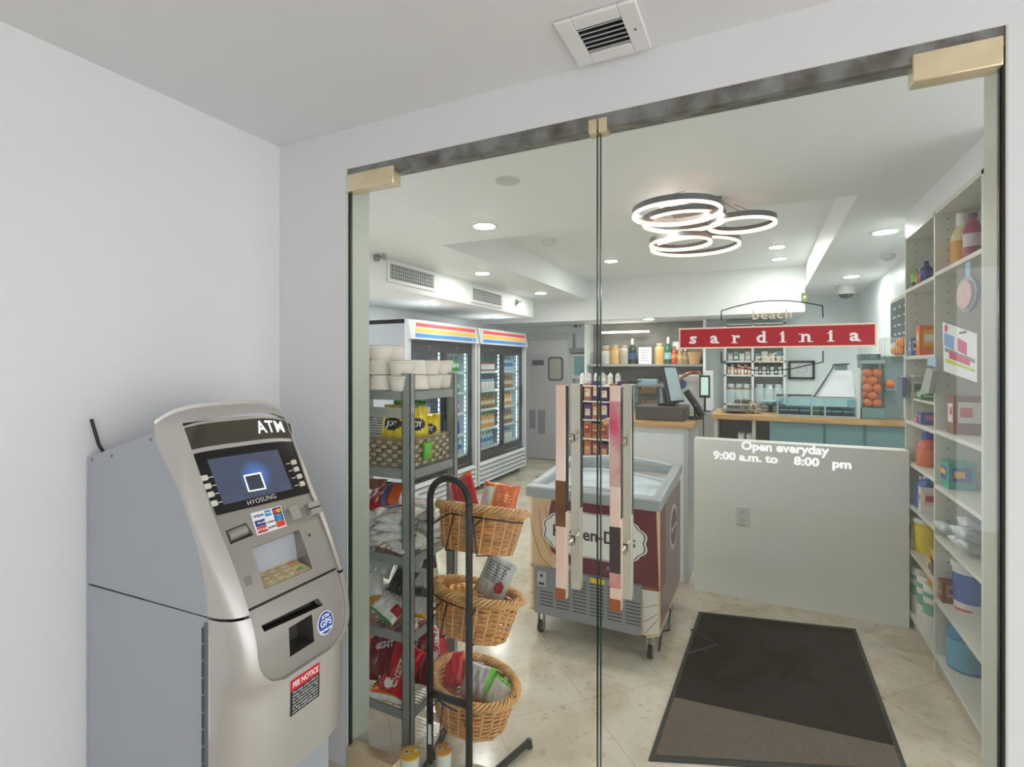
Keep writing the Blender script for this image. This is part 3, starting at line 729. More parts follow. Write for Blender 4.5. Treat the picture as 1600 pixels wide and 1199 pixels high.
fn.add([SO(fc+v[0]*(fw1-fw0)*.88/fwid, (fr_z+fz1)/2+v[1], .0022) for v in ft[0]], ft[1], 2)
rows = ['The owner of the ATM will', 'charge a fee to cash account', 'for cash withdrawals. This', 'fee is added to the amount of', 'your transaction in addition', 'to fees charged by your', 'own financial institution']
for i, t_ in enumerate(rows):
    g_ = text_geo(t_, .0075, .0001); wd = max(v[0] for v in g_[0])-min(v[0] for v in g_[0]); zc_ = fr_z-(fr_z-fz0)*(i+.7)/7.6
    fn.add([SO(fc+v[0]*(fw1-fw0)*.88/wd, zc_+v[1], .0022) for v in g_[0]], g_[1], 2)
fn.build('fee_notice_sticker', [M(34, 34, 36), M(206, 32, 40), M(240, 240, 240)], atm, smooth=0, label='red and black sticker reading FEE NOTICE')
# ================================================================== SHARED PACKAGING
R = random.Random(7)
def bag_mb(w, h, t, seed=0, design=None, nu=18, nv=22, bend=0.):
    """pillow bag standing in the x-z plane, front towards -y, bottom at z=0; design(u,v)->material slot"""
    rn = random.Random(seed); ph = [rn.uniform(0, 6.28) for _ in range(6)]
    def P(u, v, side):
        eu = max(0, 1-abs(2*u-1)**2.6); ev = max(0, 1-abs(2*v-1)**3.2)
        th = t/2*(eu*ev)**.55
        wr = .012*math.sin(9*u*3+ph[0])*math.sin(7*v+ph[1])+.010*math.sin(17*u+ph[2]+5*v)*(1-ev*.7)
        pin = 1-.07*ev*(1 if True else 0)
        x = (u-.5)*w*pin; z = v*h
        edge = .0015 if ev > .02 else .0008
        y = side*(th*(1+wr*14)+edge)
        y += bend*((2*v-1)**2)*t+math.sin(u*11+ph[3])*(1-ev)*.004
        return (x, y, z)
    mb = MB()
    for side in (-1, 1):
        vs = [P(i/nu, j/nv, side) for j in range(nv+1) for i in range(nu+1)]
        n = len(mb.v); mb.v += vs
        for j in range(nv):
            for i in range(nu):
                q = (j*(nu+1)+i, j*(nu+1)+i+1, (j+1)*(nu+1)+i+1, (j+1)*(nu+1)+i)
                if side > 0: q = tuple(reversed(q))
                mb.f.append(tuple(n+k for k in q)); mb.m.append(design((i+.5)/nu, (j+.5)/nv) if design else 0)
    N = (nu+1)*(nv+1)
    b = [i for i in range(nu+1)]+[(j*(nu+1)+nu) for j in range(1, nv+1)]+[nv*(nu+1)+i for i in range(nu-1, -1, -1)]+[j*(nu+1) for j in range(nv-1, 0, -1)]
    k = len(b)
    for i in range(k):
        i2 = (i+1) % k; mb.f.append((b[i], b[i2], N+b[i2], N+b[i])); mb.m.append(0)
    mb.P = P; mb.wh = (w, h); return mb
def bag_text(mb, t, size, cu, cv, rot=0, mi=0, bold=.001, sx=1.):
    w, h = mb.wh; c, s = math.cos(rot), math.sin(rot)
    def f(a, b):
        u = cu+(a*c-b*s)/w; v = cv+(a*s+b*c)/h
        x, y, z = mb.P(min(.97, max(.03, u)), min(.97, max(.03, v)), -1); return (x, y-.0015, z)
    mb.text(t, size, f, bold, sx, mi)
def bag_bars(mb, cu, cv, n, wd, mi, pitch=.011, rot=0):
    w, h = mb.wh; rn = random.Random(n*7+int(cu*100))
    for k in range(n):
        v = cv-k*pitch/h; x = cu-wd/w/2
        while x < cu+wd/w/2:
            l = rn.uniform(.006, .016)/w; q = []
            for a, b in ((x, v), (x+l, v), (x+l, v+.004/h), (x, v+.004/h)):
                p = mb.P(min(.97, max(.03, a)), min(.97, max(.03, b)), -1); q.append((p[0], p[1]-.0015, p[2]))
            mb.add(q, [(0, 1, 2, 3)], mi); x += l+.004/w
def foil(name, c, c2=None, rough=.28): return mat('film_'+name, c, rough, .1, col2=c2, vscale=20, bump=.4, bscale=45)
def place_bag(mb, mats, name, label, group, loc, rx=0, ry=0, rz=0, cat='snack bag'):
    o = mb.build(name, mats, None, origin=(0, 0, 0), smooth=60)
    o.location = loc; o.rotation_euler = (rx, ry, rz)
    return tag(o, label, cat, group)
def ell(cu, cv, ru, rv): return lambda u, v: ((u-cu)/ru)**2+((v-cv)/rv)**2 < 1

# ================================================================== GLASS-DOOR FRIDGES
FX = -3.0
fr_white = mat('fridge_white', (220, 224, 228), .35); fr_dark = mat('fridge_door_frame', (66, 66, 70), .35, .2)
fr_in = mat('fridge_interior', (222, 236, 240), .4)
def led_mat():
    m = mat('fridge_led', (205, 240, 255), .5, emit=9); nt = m.node_tree; L = nt.links.new; b = nt.nodes['Principled BSDF']
    sp = nt.nodes.new('ShaderNodeSeparateXYZ'); L(nt.nodes['Texture Coordinate'].outputs['Object'], sp.inputs[0])
    a = nt.nodes.new('ShaderNodeMath'); a.operation = 'MULTIPLY'; a.inputs[1].default_value = 2*PI/.05; L(sp.outputs['Z'], a.inputs[0])
    s = nt.nodes.new('ShaderNodeMath'); s.operation = 'SINE'; L(a.outputs[0], s.inputs[0])
    g = nt.nodes.new('ShaderNodeMapRange'); L(s.outputs[0], g.inputs[0]); g.inputs[1].default_value = -.5; g.inputs[2].default_value = .3; g.inputs[3].default_value = .4; g.inputs[4].default_value = 10
    L(g.outputs[0], b.inputs['Emission Strength']); return m
led = led_mat()
fr_grey = mat('fridge_side_grey', (176, 180, 188), .45)
def fridge(y0, y1, label):
    x1 = FX; x0 = FX-.70; H = 1.925
    t = thing('display_fridge', label, 'fridge', ((x0+x1)/2, (y0+y1)/2, 0))
    b = MB(); b.box(x0, x1-.05, y0, y0+.035, .08, H, 0).box(x0, x1-.05, y1-.035, y1, .08, H, 0).box(x0, x0+.03, y0, y1, .08, H, 1).box(x0, x1-.05, y0, y1, H-.04, H, 0).box(x0, x1-.06, y0, y1, .08, .36, 0)
    b.box(x0+.03, x1-.06, y0+.035, y0+.04, .36, 1.75, 1).box(x0+.03, x1-.06, y1-.04, y1-.035, .36, 1.75, 1)
    b.build('cabinet', [fr_grey, fr_in], t, smooth=0)
    for yy in (y0+.02, y1-.02): MB().box(x1-.05, x1-.001, yy-.02, yy+.02, .05, 1.74).build('front_post', fr_white, t, bevel=.002)
    # tilted lit header with three stripes
    zt, zb = H, 1.735
    MB().hexa([(x1-.05, y0, zb), (x1+.03, y0, zb), (x1+.03, y1, zb), (x1-.05, y1, zb), (x1-.05, y0, zt), (x1-.01, y0, zt), (x1-.01, y1, zt), (x1-.05, y1, zt)]).build('header', fr_white, t, bevel=.002)
    def hd_(a, b, off=.002): return (x1+.03-.04*((b-zb)/(zt-zb))+off, a, b)
    yc0, yc1 = y0+.07, y1-.05
    for i, col in enumerate(((62, 128, 205), (240, 178, 60), (214, 62, 60))):
        z0 = zb+.022+.053*i
        if True:
            q = MB(); q.prism([(yc0+.02*i, z0), (yc1-.012*(2-i), z0), (yc1-.012*(1-i), z0+.036), (yc0+.02*(i+.7), z0+.036)], lambda a, b: hd_(a, b, 0), lambda a, b: hd_(a, b, .0025))
            q.build('stripe', mat('stripe_%d' % i, col, .4, emit=.35), t, smooth=0)
    MB().text('True', .03, lambda a, b: hd_(yc1-.09+a, zb+.04+b, .004), .0006).build('maker_lettering', letter_white, t, smooth=0)
    # two sliding doors
    ym = (y0+y1)/2
    for k, (a, b_) in enumerate(((y0+.04, ym+.03), (ym-.03, y1-.04))):
        xo = x1-.02-.028*k; z0, z1, w_ = .36, 1.725, .055
        f = MB().box(xo-.022, xo, a, b_, z0, z0+.075).box(xo-.022, xo, a, b_, z1-.11, z1).box(xo-.022, xo, a, a+w_, z0+.075, z1-.11).box(xo-.022, xo, b_-w_, b_, z0+.075, z1-.11)
        fo = f.build('sliding_door', fr_dark, t, bevel=.002)
        MB().box(xo-.014, xo-.008, a+w_, b_-w_, z0+.075, z1-.11).build('glass_pane', glass_clear, fo, smooth=0)
        MB().box(xo, xo+.012, b_-w_+.018, b_-w_+.036, .9, 1.2).build('pull', M(40, 40, 42), fo, bevel=.003)
        MB().text('True', .022, lambda u, v: (xo+.0008, (a+b_)/2+u, z1-.05+v), .0002).build('lettering', M(200, 200, 200), fo, smooth=0)
        # light strip of that bay
        ls = MB()
        yl = b_-w_-.012
        ls.box(xo-.055, xo-.05, yl-.008, yl+.004, .47, 1.66)
        ls.build('led_strip', led, t, smooth=0)
    # louvred base
    MB().box(x1-.06, x1-.035, y0+.02, y1-.02, .05, .345).build('base_panel', M(60, 62, 66), t)
    for i in range(5):
        z = .075+.054*i
        MB().hexa([(x1-.035, y0+.03, z), (x1+.012, y0+.03, z-.003), (x1+.012, y1-.03, z-.003), (x1-.035, y1-.03, z), (x1-.034, y0+.03, z+.024), (x1-.024, y0+.03, z+.03), (x1-.024, y1-.03, z+.03), (x1-.034, y1-.03, z+.024)]).build('louvre', fr_white, t, smooth=0)
    MB().box(x0+.05, x1-.09, y0+.03, y1-.03, 0, .08).build('plinth', M(50, 52, 55), t)
    shz = (.455, .69, .93, 1.165, 1.40)
    for z in shz:
        s = MB().box(x0+.04, x1-.09, y0+.045, y1-.045, z-.008, z).box(x1-.095, x1-.088, y0+.045, y1-.045, z-.018, z+.012)
        s.build('shelf', mat('fridge_shelf', (228, 240, 244), .4), t, smooth=0)
    return t, shz, y0, y1
def bottle_mb(r, h, kind='bottle', n=12):
    if kind == 'bottle':
        pr = [(r*.86, 0), (r, .02*h), (r, .30*h), (r*.97, .32*h), (r*.97, .56*h), (r, .58*h), (r*.98, .66*h), (r*.55, .82*h), (r*.36, .88*h), (r*.36, .91*h), (r*.44, .91*h), (r*.44, h), (.0004, h)]
        mi = [0, 0, 0, 1, 1, 0, 0, 0, 0, 2, 2, 2]
    elif kind == 'can':
        pr = [(r*.82, 0), (r, .06*h), (r, .22*h), (r, .8*h), (r, .9*h), (r*.84, .97*h), (r*.84, h), (.0004, h*.99)]; mi = [0, 0, 1, 0, 0, 2, 2]
    elif kind == 'wine':
        pr = [(r*.9, 0), (r, .03*h), (r, .18*h), (r, .42*h), (r, .56*h), (r*.8, .64*h), (r*.38, .74*h), (r*.34, .76*h), (r*.36, .97*h), (r*.3, h), (.0004, h)]; mi = [0, 0, 1, 0, 0, 0, 0, 2, 2, 2]
    elif kind == 'jar':
        pr = [(r*.92, 0), (r, .05*h), (r, .7*h), (r*.8, .82*h), (r*.62, .86*h), (r*.62, .88*h), (r*.7, .88*h), (r*.7, .98*h), (.0004, h)]; mi = [0, 0, 1, 0, 0, 2, 2, 2]
    elif kind == 'jug':
        pr = [(r*.9, 0), (r, .04*h), (r, .5*h), (r*.96, .6*h), (r*.6, .74*h), (r*.5, .78*h), (r*.55, .78*h), (r*.55, h), (.0004, h)]; mi = [0, 1, 0, 0, 0, 2, 2, 2]
    elif kind == 'tub':
        pr = [(r*.85, 0), (r*.88, .15*h), (r*.95, .75*h), (r*.96, .86*h), (r*1.03, .86*h), (r*1.03, h*.98), (.0004, h)]; mi = [0, 1, 0, 2, 2, 2]
    elif kind == 'cup':
        pr = [(r*.72, 0), (r, h), (r*.93, h), (r*.7, .1*h), (.0004, .08*h)]; mi = [0, 0, 0, 0]
    mb = MB(); mb.lathe(pr, (0, 0, 0), n, mis=mi); return mb
PROTO = {}
def drink(kind, r, h, c0, c1, c2, loc, label, cat, group, name=None, rough=.25):
    k = (kind, r, h, c0, c1, c2)
    if k not in PROTO:
        o = bottle_mb(r, h, kind).build(name or kind, [M(*c0, rough), M(*c1, .4), M(*c2, .4)], None, origin=(0, 0, 0), smooth=50)
        PROTO[k] = o
    else: o = PROTO[k].copy(); C.objects.link(o)
    o.location = loc; return tag(o, label, cat, group)
def stock(y0, y1, z, rows, spec, label, group, nmax=9):
    kind, r, h, c0, c1, c2, name, cat = spec
    n = int((y1-y0)/(2*r+.012))
    for j in range(n):
        for q in range(rows):
            drink(kind, r, h, c0, c1, c2, (FX-.14-q*(2*r+.01), y0+r+.006+j*(2*r+.012), z+.0005), label, cat, group, name)
f1, sz_, fy0, fy1 = fridge(2.50, 3.80, 'white glass-door drinks fridge with striped header, nearer the metal snack rack')
f2, _, gy0, gy1 = fridge(3.835, 5.20, 'white glass-door drinks fridge with striped header, nearer the steel back door')
water = ('bottle', .033, .20, (190, 222, 232), (70, 130, 200), (240, 244, 248), 'water_bottle', 'bottle')
sports = ('bottle', .035, .19, (40, 80, 190), (30, 50, 140), (230, 120, 40), 'drink_bottle', 'bottle')
pinkb = ('bottle', .034, .19, (214, 70, 150), (240, 200, 230), (40, 60, 160), 'drink_bottle', 'bottle')
green = ('bottle', .034, .18, (70, 170, 90), (220, 240, 220), (30, 120, 60), 'drink_bottle', 'bottle')
cola = ('can', .031, .12, (190, 40, 50), (240, 240, 240), (200, 200, 200), 'drink_can', 'can')
beer = ('bottle', .031, .19, (150, 110, 60), (230, 216, 180), (200, 170, 60), 'beer_bottle', 'bottle')
juice = ('bottle', .036, .19, (230, 170, 60), (240, 236, 220), (90, 150, 60), 'juice_bottle', 'bottle')
white = ('jar', .036, .16, (236, 236, 232), (120, 150, 190), (60, 90, 160), 'yoghurt_bottle', 'bottle')
bluec = ('can', .029, .15, (50, 90, 190), (210, 220, 240), (190, 196, 204), 'drink_can', 'can')
m1 = (fy0+fy1)/2; m2 = (gy0+gy1)/2
pos = ('bottom', 'second', 'middle', 'fourth', 'top')
lay1 = [(water, water), (sports, sports), (bluec, pinkb), (cola, green), (cola, green)]
lay2 = [(water, white), (juice, beer), (beer, juice), (white, beer), (cola, water)]
nm = {id(water): 'clear water', id(sports): 'blue sports', id(pinkb): 'pink drink', id(green): 'green drink', id(cola): 'red and white', id(beer): 'amber beer', id(juice): 'yellow juice', id(white): 'white yoghurt', id(bluec): 'blue fizzy'}
for (a0, mm, a1, lay, who) in ((fy0, m1, fy1, lay1, 'fridge nearer the rack'), (gy0, m2, gy1, lay2, 'fridge nearer the steel door')):
    for k, (A, B) in enumerate(lay):
        for (s_, b0, b1, side) in ((A, a0+.12, mm-.04, 'first'), (B, mm+.05, a1-.13, 'second')):
            w_ = s_[7]; lab = '%s %s on the %s shelf, %s door, %s' % (nm[id(s_)], w_, pos[k], side, who)
            stock(b0, b1, sz_[k], 1, s_, lab, lab)

# ================================================================== METAL SHELF RACK
RX0, RX1, RY0, RY1 = -1.745, -1.222, .175, .52
rk = thing('wire_shelf_rack', 'grey steel shelf rack of snacks just inside the glass door', 'shelf rack', (-1.48, .35, 0))
rk_m = mat('rack_grey_steel', (154, 158, 154), .45, .15, var=.05, vscale=20)
for x in (RX0, RX1-.04):
    for y in (RY0, RY1-.03):
        MB().box(x, x+.04, y, y+.003, 0.01, 1.455).box(x, x+.003, y, y+.03, 0.01, 1.455).box(x+.037, x+.04, y, y+.03, 0.01, 1.455).box(x, x+.04, y+.027, y+.03, .01, 1.455).box(x-.002, x+.037, y-.002, y+.032, 0, .012).build('post', rk_m, rk, smooth=0)
rz_ = (.135, .435, .735, 1.075, 1.385)
for z in rz_:
    s = MB().box(RX0+.01, RX1-.01, RY0+.004, RY0+.008, z-.035, z).box(RX0+.01, RX1-.01, RY1-.008, RY1-.004, z-.035, z).box(RX1-.008, RX1-.004, RY0+.008, RY1-.008, z-.035, z).box(RX0+.004, RX0+.008, RY0+.008, RY1-.008, z-.035, z)
    so = s.build('shelf', rk_m, rk, smooth=0)
    wd = MB()
    for i in range(13): x = RX0+.02+(RX1-RX0-.04)*i/12; wd.box(x-.0015, x+.0015, RY0+.004, RY1-.004, z-.006, z-.003)
    for i in range(20): y = RY0+.01+(RY1-RY0-.02)*i/19; wd.box(RX0+.004, RX1-.004, y-.0015, y+.0015, z-.003, z)
    wd.build('wire_deck', mat('deck_wire', (176, 178, 174), .4, .5), so, smooth=0)
for z in (1.30,):
    MB().box(RX0+.01, RX1-.01, RY0+.004, RY0+.008, z-.02, z+.02).build('crossbar', mat('rail_pale', (190, 190, 178), .4, .3), rk, smooth=0)

# white foam noodle cups on top: three tiers
cup_m = [mat('foam_cup', (250, 238, 226), .55), mat('foam_lid', (244, 228, 212), .5, col2=(250, 240, 228), vscale=30)]
cp = MB(); cp.lathe([(.038, 0), (.041, .004), (.045, .022), (.048, .048), (.0515, .050), (.0515, .057), (.049, .058)], (0, 0, 0), 26)
cup0 = thing('foam_bowl', 'x', 'bowl', (0, 0, 0), world=False, group='foam bowls stacked on top of the rack')
cp.build('bowl', cup_m[0], cup0); MB().lathe([(.0004, .0612), (.045, .0612), (.050, .0592)], (0, 0, 0), 26).build('lid', cup_m[1], cup0)
spots = []
for tier in range(3):
    z = 1.386+.0615*tier
    for j, y in enumerate((.205+.01*tier, .305, .405, .50)):
        for i in range(5):
            x = RX1-.062-i*.102-.012*tier
            if tier == 2 and j > 1: continue
            if j > 1 and i > 1: continue
            if tier == 2 and i == 0 : continue
            spots.append((x+R.uniform(-.003, .003), y+R.uniform(-.003, .003) if j else y, z, tier))
tn = ('bottom tier', 'middle tier', 'top tier')
for i, (x, y, z, tier) in enumerate(spots):
    lab = 'white foam bowl in the %s of the stack on the snack rack' % tn[tier]
    g = 'foam bowls in the %s on the rack' % tn[tier]
    rot = (PI if (i % 2) else 0, 0, R.uniform(0, 6)); zz = z+(.0612 if i % 2 else 0)
    if i == 0: cup0.location = (x, y, zz); cup0.rotation_euler = rot; cup0['label'] = lab; cup0['group'] = g
    else: dup(cup0, (x, y, zz), rot, lab, g)

# ---- rectangular seagrass basket on the second shelf
def weave_box(x0, x1, y0, y1, z0, z1, nr=6, pitch=.022, m=None, name='woven_wall', parent=None):
    mb = MB(); hh = (z1-z0)/nr
    for (ax, c, a0, a1, sgn) in (('x', y0, x0, x1, -1), ('x', y1, x0, x1, 1), ('y', x0, y0, y1, -1), ('y', x1, y0, y1, 1)):
        n = max(2, int((a1-a0)/pitch)); d = (a1-a0)/n
        for r in range(nr):
            for i in range(n):
                out = ((i+r) % 2); o1 = .007 if out else .002
                p0, p1 = a0+i*d, a0+(i+1)*d; zz0, zz1 = z0+r*hh+.001, z0+(r+1)*hh-.001
                lo_, hi_ = c-.003*sgn, c+o1*sgn
                if ax == 'x': mb.box(p0+(.0015 if out else .004), p1-(.0015 if out else .004), lo_, hi_, zz0, zz1, out)
                else: mb.box(lo_, hi_, p0+(.0015 if out else .004), p1-(.0015 if out else .004), zz0, zz1, out)
    mb.box(x0, x1, y0, y1, z0-.002, z0+.004, 0)
    return mb.build(name, m, parent, bevel=.0018, seg=1)
wb = thing('seagrass_basket', 'rectangular grey-brown woven basket of snack bags on the metal rack', 'basket', (-1.42, .35, 1.078))
BX0, BX1, BY0, BY1 = -1.63, -1.25, .205, .485
weave_box(BX0, BX1, BY0, BY1, 1.080, 1.185, 6, .026, [mat('seagrass_dark', (146, 128, 102), .7, var=.2, vscale=60), mat('seagrass_pale', (190, 176, 148), .7, var=.12, vscale=60)], 'woven_wall', wb)
rim = MB()
for a, b in (((BX0, BY0), (BX1, BY0)), ((BX1, BY0), (BX1, BY1)), ((BX1, BY1), (BX0, BY1)), ((BX0, BY1), (BX0, BY0))):
    rim.cyl((a[0], a[1], 1.188), (b[0], b[1], 1.188), .006, 8)
rim.build('rim', mat('seagrass_rim', (150, 134, 106), .7), wb)
yl_, bk_, wh_, rd_, gn_ = foil('yellow', (246, 214, 40)), foil('black', (36, 32, 30)), foil('white', (236, 234, 228)), foil('red', (176, 24, 34)), foil('green', (70, 150, 60))
dk_ = foil('darkred', (120, 22, 30)); or_ = foil('orange', (236, 110, 36)); si_ = foil('silver', (196, 200, 198)); br_ = foil('brown', (70, 44, 34)); gy_ = foil('grey', (90, 88, 86)); bl_ = foil('blue', (60, 110, 190))
e1 = ell(.5, .52, .34, .16)
for (x, y, z, rx, rz, ht, lab) in ((-1.37, .255, 1.155, -.2, .15, .17, 'yellow snack bag with black oval leaning at the corner of the seagrass basket'), (-1.315, .335, 1.15, -.15, .95, .165, 'yellow snack bag with black oval standing mid seagrass basket'), (-1.32, .43, 1.125, -.25, .75, .15, 'yellow snack bag with black oval lying at the far end of the seagrass basket')):
    mb = bag_mb(.125, ht, .05, seed=int(x*100+y*1000), design=lambda u, v: 1 if e1(u, v) else 0)
    bag_text(mb, 'JOY', .03, .5, .52, mi=2, bold=.0012)
    place_bag(mb, [yl_, bk_, wh_], 'snack_bag', lab, None, (x, y, z), rx, 0, rz)
mb = bag_mb(.12, .17, .045, seed=3); bag_bars(mb, .5, .78, 8, .08, 1)
place_bag(mb, [wh_, M(60, 60, 66)], 'snack_bag', 'white back of a snack bag with nutrition panel in the seagrass basket', None, (-1.47, .27, 1.14), -.15, 0, -.1)
mb = bag_mb(.13, .16, .05, seed=5, design=lambda u, v: 1 if abs(u-.6-.2*(v-.5)) < .16 else 0)
place_bag(mb, [wh_, rd_], 'snack_bag', 'white and red snack bag at the end of the seagrass basket', None, (-1.57, .27, 1.13), -.2, .15, -.15)
mb = bag_mb(.14, .19, .05, seed=6, design=lambda u, v: 0)
place_bag(mb, [dk_], 'snack_bag', 'dark red snack bag behind the white ones in the seagrass basket', None, (-1.55, .36, 1.09), -.1, -.2, .1)
mb = bag_mb(.17, .26, .06, seed=8, design=lambda u, v: 1 if v > .8 else 0)
place_bag(mb, [mat('clear_film_green', (150, 176, 150), .3), gn_], 'snack_bag', 'pale green bag standing at the back of the seagrass basket', None, (-1.50, .44, 1.09), -.05, .25, .1)
mb = bag_mb(.05, .075, .03, seed=9, design=lambda u, v: 0)
place_bag(mb, [foil('lime', (110, 190, 50))], 'hanging_sachet', 'small bright green sachet hanging on the woven basket wall', None, (-1.232, .30, 1.10), .0, 0, PI/2, cat='sachet')

# ---- flat pile of white chip bags on the middle shelf
i_ = 0
for lvl in range(4):
    for a in range(3):
        for b in range(2):
            x = -1.32-.165*a+R.uniform(-.012, .012); y = .26+.165*b+R.uniform(-.01, .01); z = .764+.036*lvl
            if lvl == 3 and a == 2: continue
            i_ += 1
            mb = bag_mb(.16, .15, .044, seed=100+i_, design=lambda u, v, q=R.random(): (1 if abs(u-.5) < .2 and abs(v-.6) < .12 else (2 if abs(v-.25) < .05 and abs(u-.5) < .3 else 0)), nu=14, nv=14)
            bag_bars(mb, .5, .5, 3, .07, 1)
            gl = ('bottom', 'second', 'third', 'top')[lvl]
            o = place_bag(mb, [mat('film_printed_white', (244, 242, 238), .3, .05, col2=(216, 214, 210), vscale=90, bump=.4, bscale=45), gy_, foil('pinkred', (220, 120, 120))], 'chip_bag', 'white snack bag lying in the %s layer of the pile on the rack' % gl, 'white snack bags in the %s layer of the pile' % gl, (x, y-.075, z+.0), -PI/2+R.uniform(-.12, .12), R.uniform(-.12, .12), R.uniform(-.5, .5))
mb = bag_mb(.2, .12, .04, seed=31, design=lambda u, v: 1 if u > .75 else (2 if .62 < u < .72 else 0)); bag_bars(mb, .35, .5, 2, .08, 3)
place_bag(mb, [rd_, or_, bl_, wh_], 'snack_bag', 'long red snack packet lying on top of the white bag pile', None, (-1.42, .22, .905), -1.0, -.28, .1)
mb = bag_mb(.12, .08, .05, seed=33); place_bag(mb, [foil('tan', (166, 112, 70))], 'snack_bag', 'tan paper packet behind the red one on the white bag pile', None, (-1.56, .35, .90), -.3, 0, .2)

# ---- fourth shelf mixed bags
sp4 = [
    ((-1.40, .21, .46), (-1.0, .1, -.35), .17, .2, [wh_, foil('gold', (236, 170, 40)), gn_, rd_], lambda u, v: (1 if v > .78 or (u+v > 1.5) else (2 if v < .05 else (3 if u > .8 and .2 < v < .35 else 0))), 'white and gold chip bag with green corner at the front of the fourth shelf', 'KETTLE'),
    ((-1.52, .25, .50), (-.7, -.2, .3), .17, .2, [wh_, gn_, foil('gold', (236, 170, 40))], lambda u, v: 1 if v > .85 else (2 if u < .25 else 0), 'white and green chip bag behind the gold one on the fourth shelf', 'LIME'),
    ((-1.30, .26, .46), (-.5, .15, .5), .15, .19, [si_, foil('gold', (236, 170, 40)), gy_], lambda u, v: 2 if abs(v-.5) < .1 else (1 if v < .1 else 0), 'silver chip bag by the front post on the fourth shelf', 'BAKED'),
    ((-1.42, .37, .49), (-.3, .1, -.2), .16, .2, [si_, rd_, gy_], lambda u, v: 1 if ell(.5, .6, .3, .12)(u, v) else 0, 'silver chip bag with red oval at the back of the fourth shelf', 'LAYS'),
    ((-1.30, .40, .46), (-.35, -.1, .9), .15, .19, [foil('creamfilm', (226, 214, 176)), br_, gy_], lambda u, v: 1 if v > .7 else 0, 'cream and brown chip bag at the back post of the fourth shelf', 'THINS'),
    ((-1.58, .24, .455), (-1.2, .1, -.2), .15, .17, [foil('gold', (236, 170, 40)), wh_, gn_], lambda u, v: 1 if v > .6 else 0, 'gold bag lying lowest at the end of the fourth shelf', None),
    ((-1.345, .235, .555), (-.9, .2, .1), .10, .11, [foil('charcoal', (64, 60, 58)), gy_], lambda u, v: 0, 'small charcoal bag on top of the fourth shelf bags', None),
    ((-1.50, .30, .58), (-.8, .3, .4), .12, .12, [si_, rd_, gn_], lambda u, v: 1 if v > .6 else 0, 'silver and red packet on top of the fourth shelf bags', None),
]
for loc, rot, w_, h_, ms, ds, lab, tx in sp4:
    mb = bag_mb(w_, h_, .055, seed=int(abs(loc[0]*1000+loc[1]*77)), design=ds)
    k = len(ms); 
    if tx: bag_bars(mb, .5, .6, 4, .08, k)
    place_bag(mb, ms+[M(50, 50, 54)], 'chip_bag', lab, None, loc, *rot)
# ---- bottom shelf: red cheese cracker and orange peanut bags
for n_, (loc, rot, kind, lab) in enumerate((
    ((-1.33, .20, .17), (-.35, .28, .15), 'cheez', 'bright red cracker bag with white lettering in front of the bottom shelf pile'),
    ((-1.285, .25, .20), (-.3, .12, .35), 'cheezd', 'dark red cracker bag by the front post on the bottom shelf'),
    ((-1.46, .24, .24), (-.5, -.3, .0), 'cheezd', 'dark red cracker bag lying against the post farthest along the bottom shelf'),
    ((-1.50, .22, .17), (-.8, -.2, .1), 'cheezd', 'dark red cracker bag low at the end of the bottom shelf'),
    ((-1.42, .26, .345), (-.9, .05, .1), 'reese', 'orange peanut candy bag on top of the cracker bags'),
    ((-1.36, .185, .145), (-1.25, .0, .12), 'reese', 'orange peanut candy bag lying lowest at the front of the bottom shelf'),
    ((-1.25, .30, .16), (-.6, .05, 1.2), 'yel', 'yellow chip bag with white base at the side of the bottom shelf'),
    ((-1.55, .23, .28), (-.6, .3, .2), 'reese', 'orange peanut candy bag high at the end of the bottom shelf pile'),
    ((-1.40, .21, .22), (-.5, -.25, -.2), 'cheezd', 'dark red cracker bag squeezed in the middle of the bottom shelf pile'),
    ((-1.27, .42, .20), (-.2, .0, 1.3), 'cheez', 'bright red cracker bag near the back post of the bottom shelf'))):
    if kind == 'cheez': mb = bag_mb(.14, .19, .05, seed=n_+50, design=lambda u, v: 1 if ell(.3, .2, .16, .1)(u, v) else 0); bag_text(mb, 'CHEEZ-IT', .034, .5, .55, rot=PI/2, mi=1, bold=.0015); ms = [foil('brightred', (206, 24, 32)), wh_]
    elif kind == 'cheezd': mb = bag_mb(.15, .19, .05, seed=n_+50, design=lambda u, v: 2 if abs(u-.05) < .04 else 0); bag_text(mb, 'CHEEZ-IT', .032, .5, .55, rot=PI/2 if n_ == 1 else .2, mi=1, bold=.0012); ms = [dk_, wh_, rd_]
    elif kind == 'reese': mb = bag_mb(.17, .14, .05, seed=n_+50, design=lambda u, v: 1 if ell(.35, .5, .24, .3)(u, v) else (2 if v < .08 else 0)); bag_text(mb, "REESE'S", .028, .38, .52, rot=.3, mi=3, bold=.0012); ms = [or_, br_, wh_, yl_]
    else: mb = bag_mb(.13, .17, .05, seed=n_+50, design=lambda u, v: 1 if v < .4 else 0); ms = [foil('amber', (236, 160, 40)), wh_]
    place_bag(mb, ms, 'snack_bag', lab, None, loc, *rot)

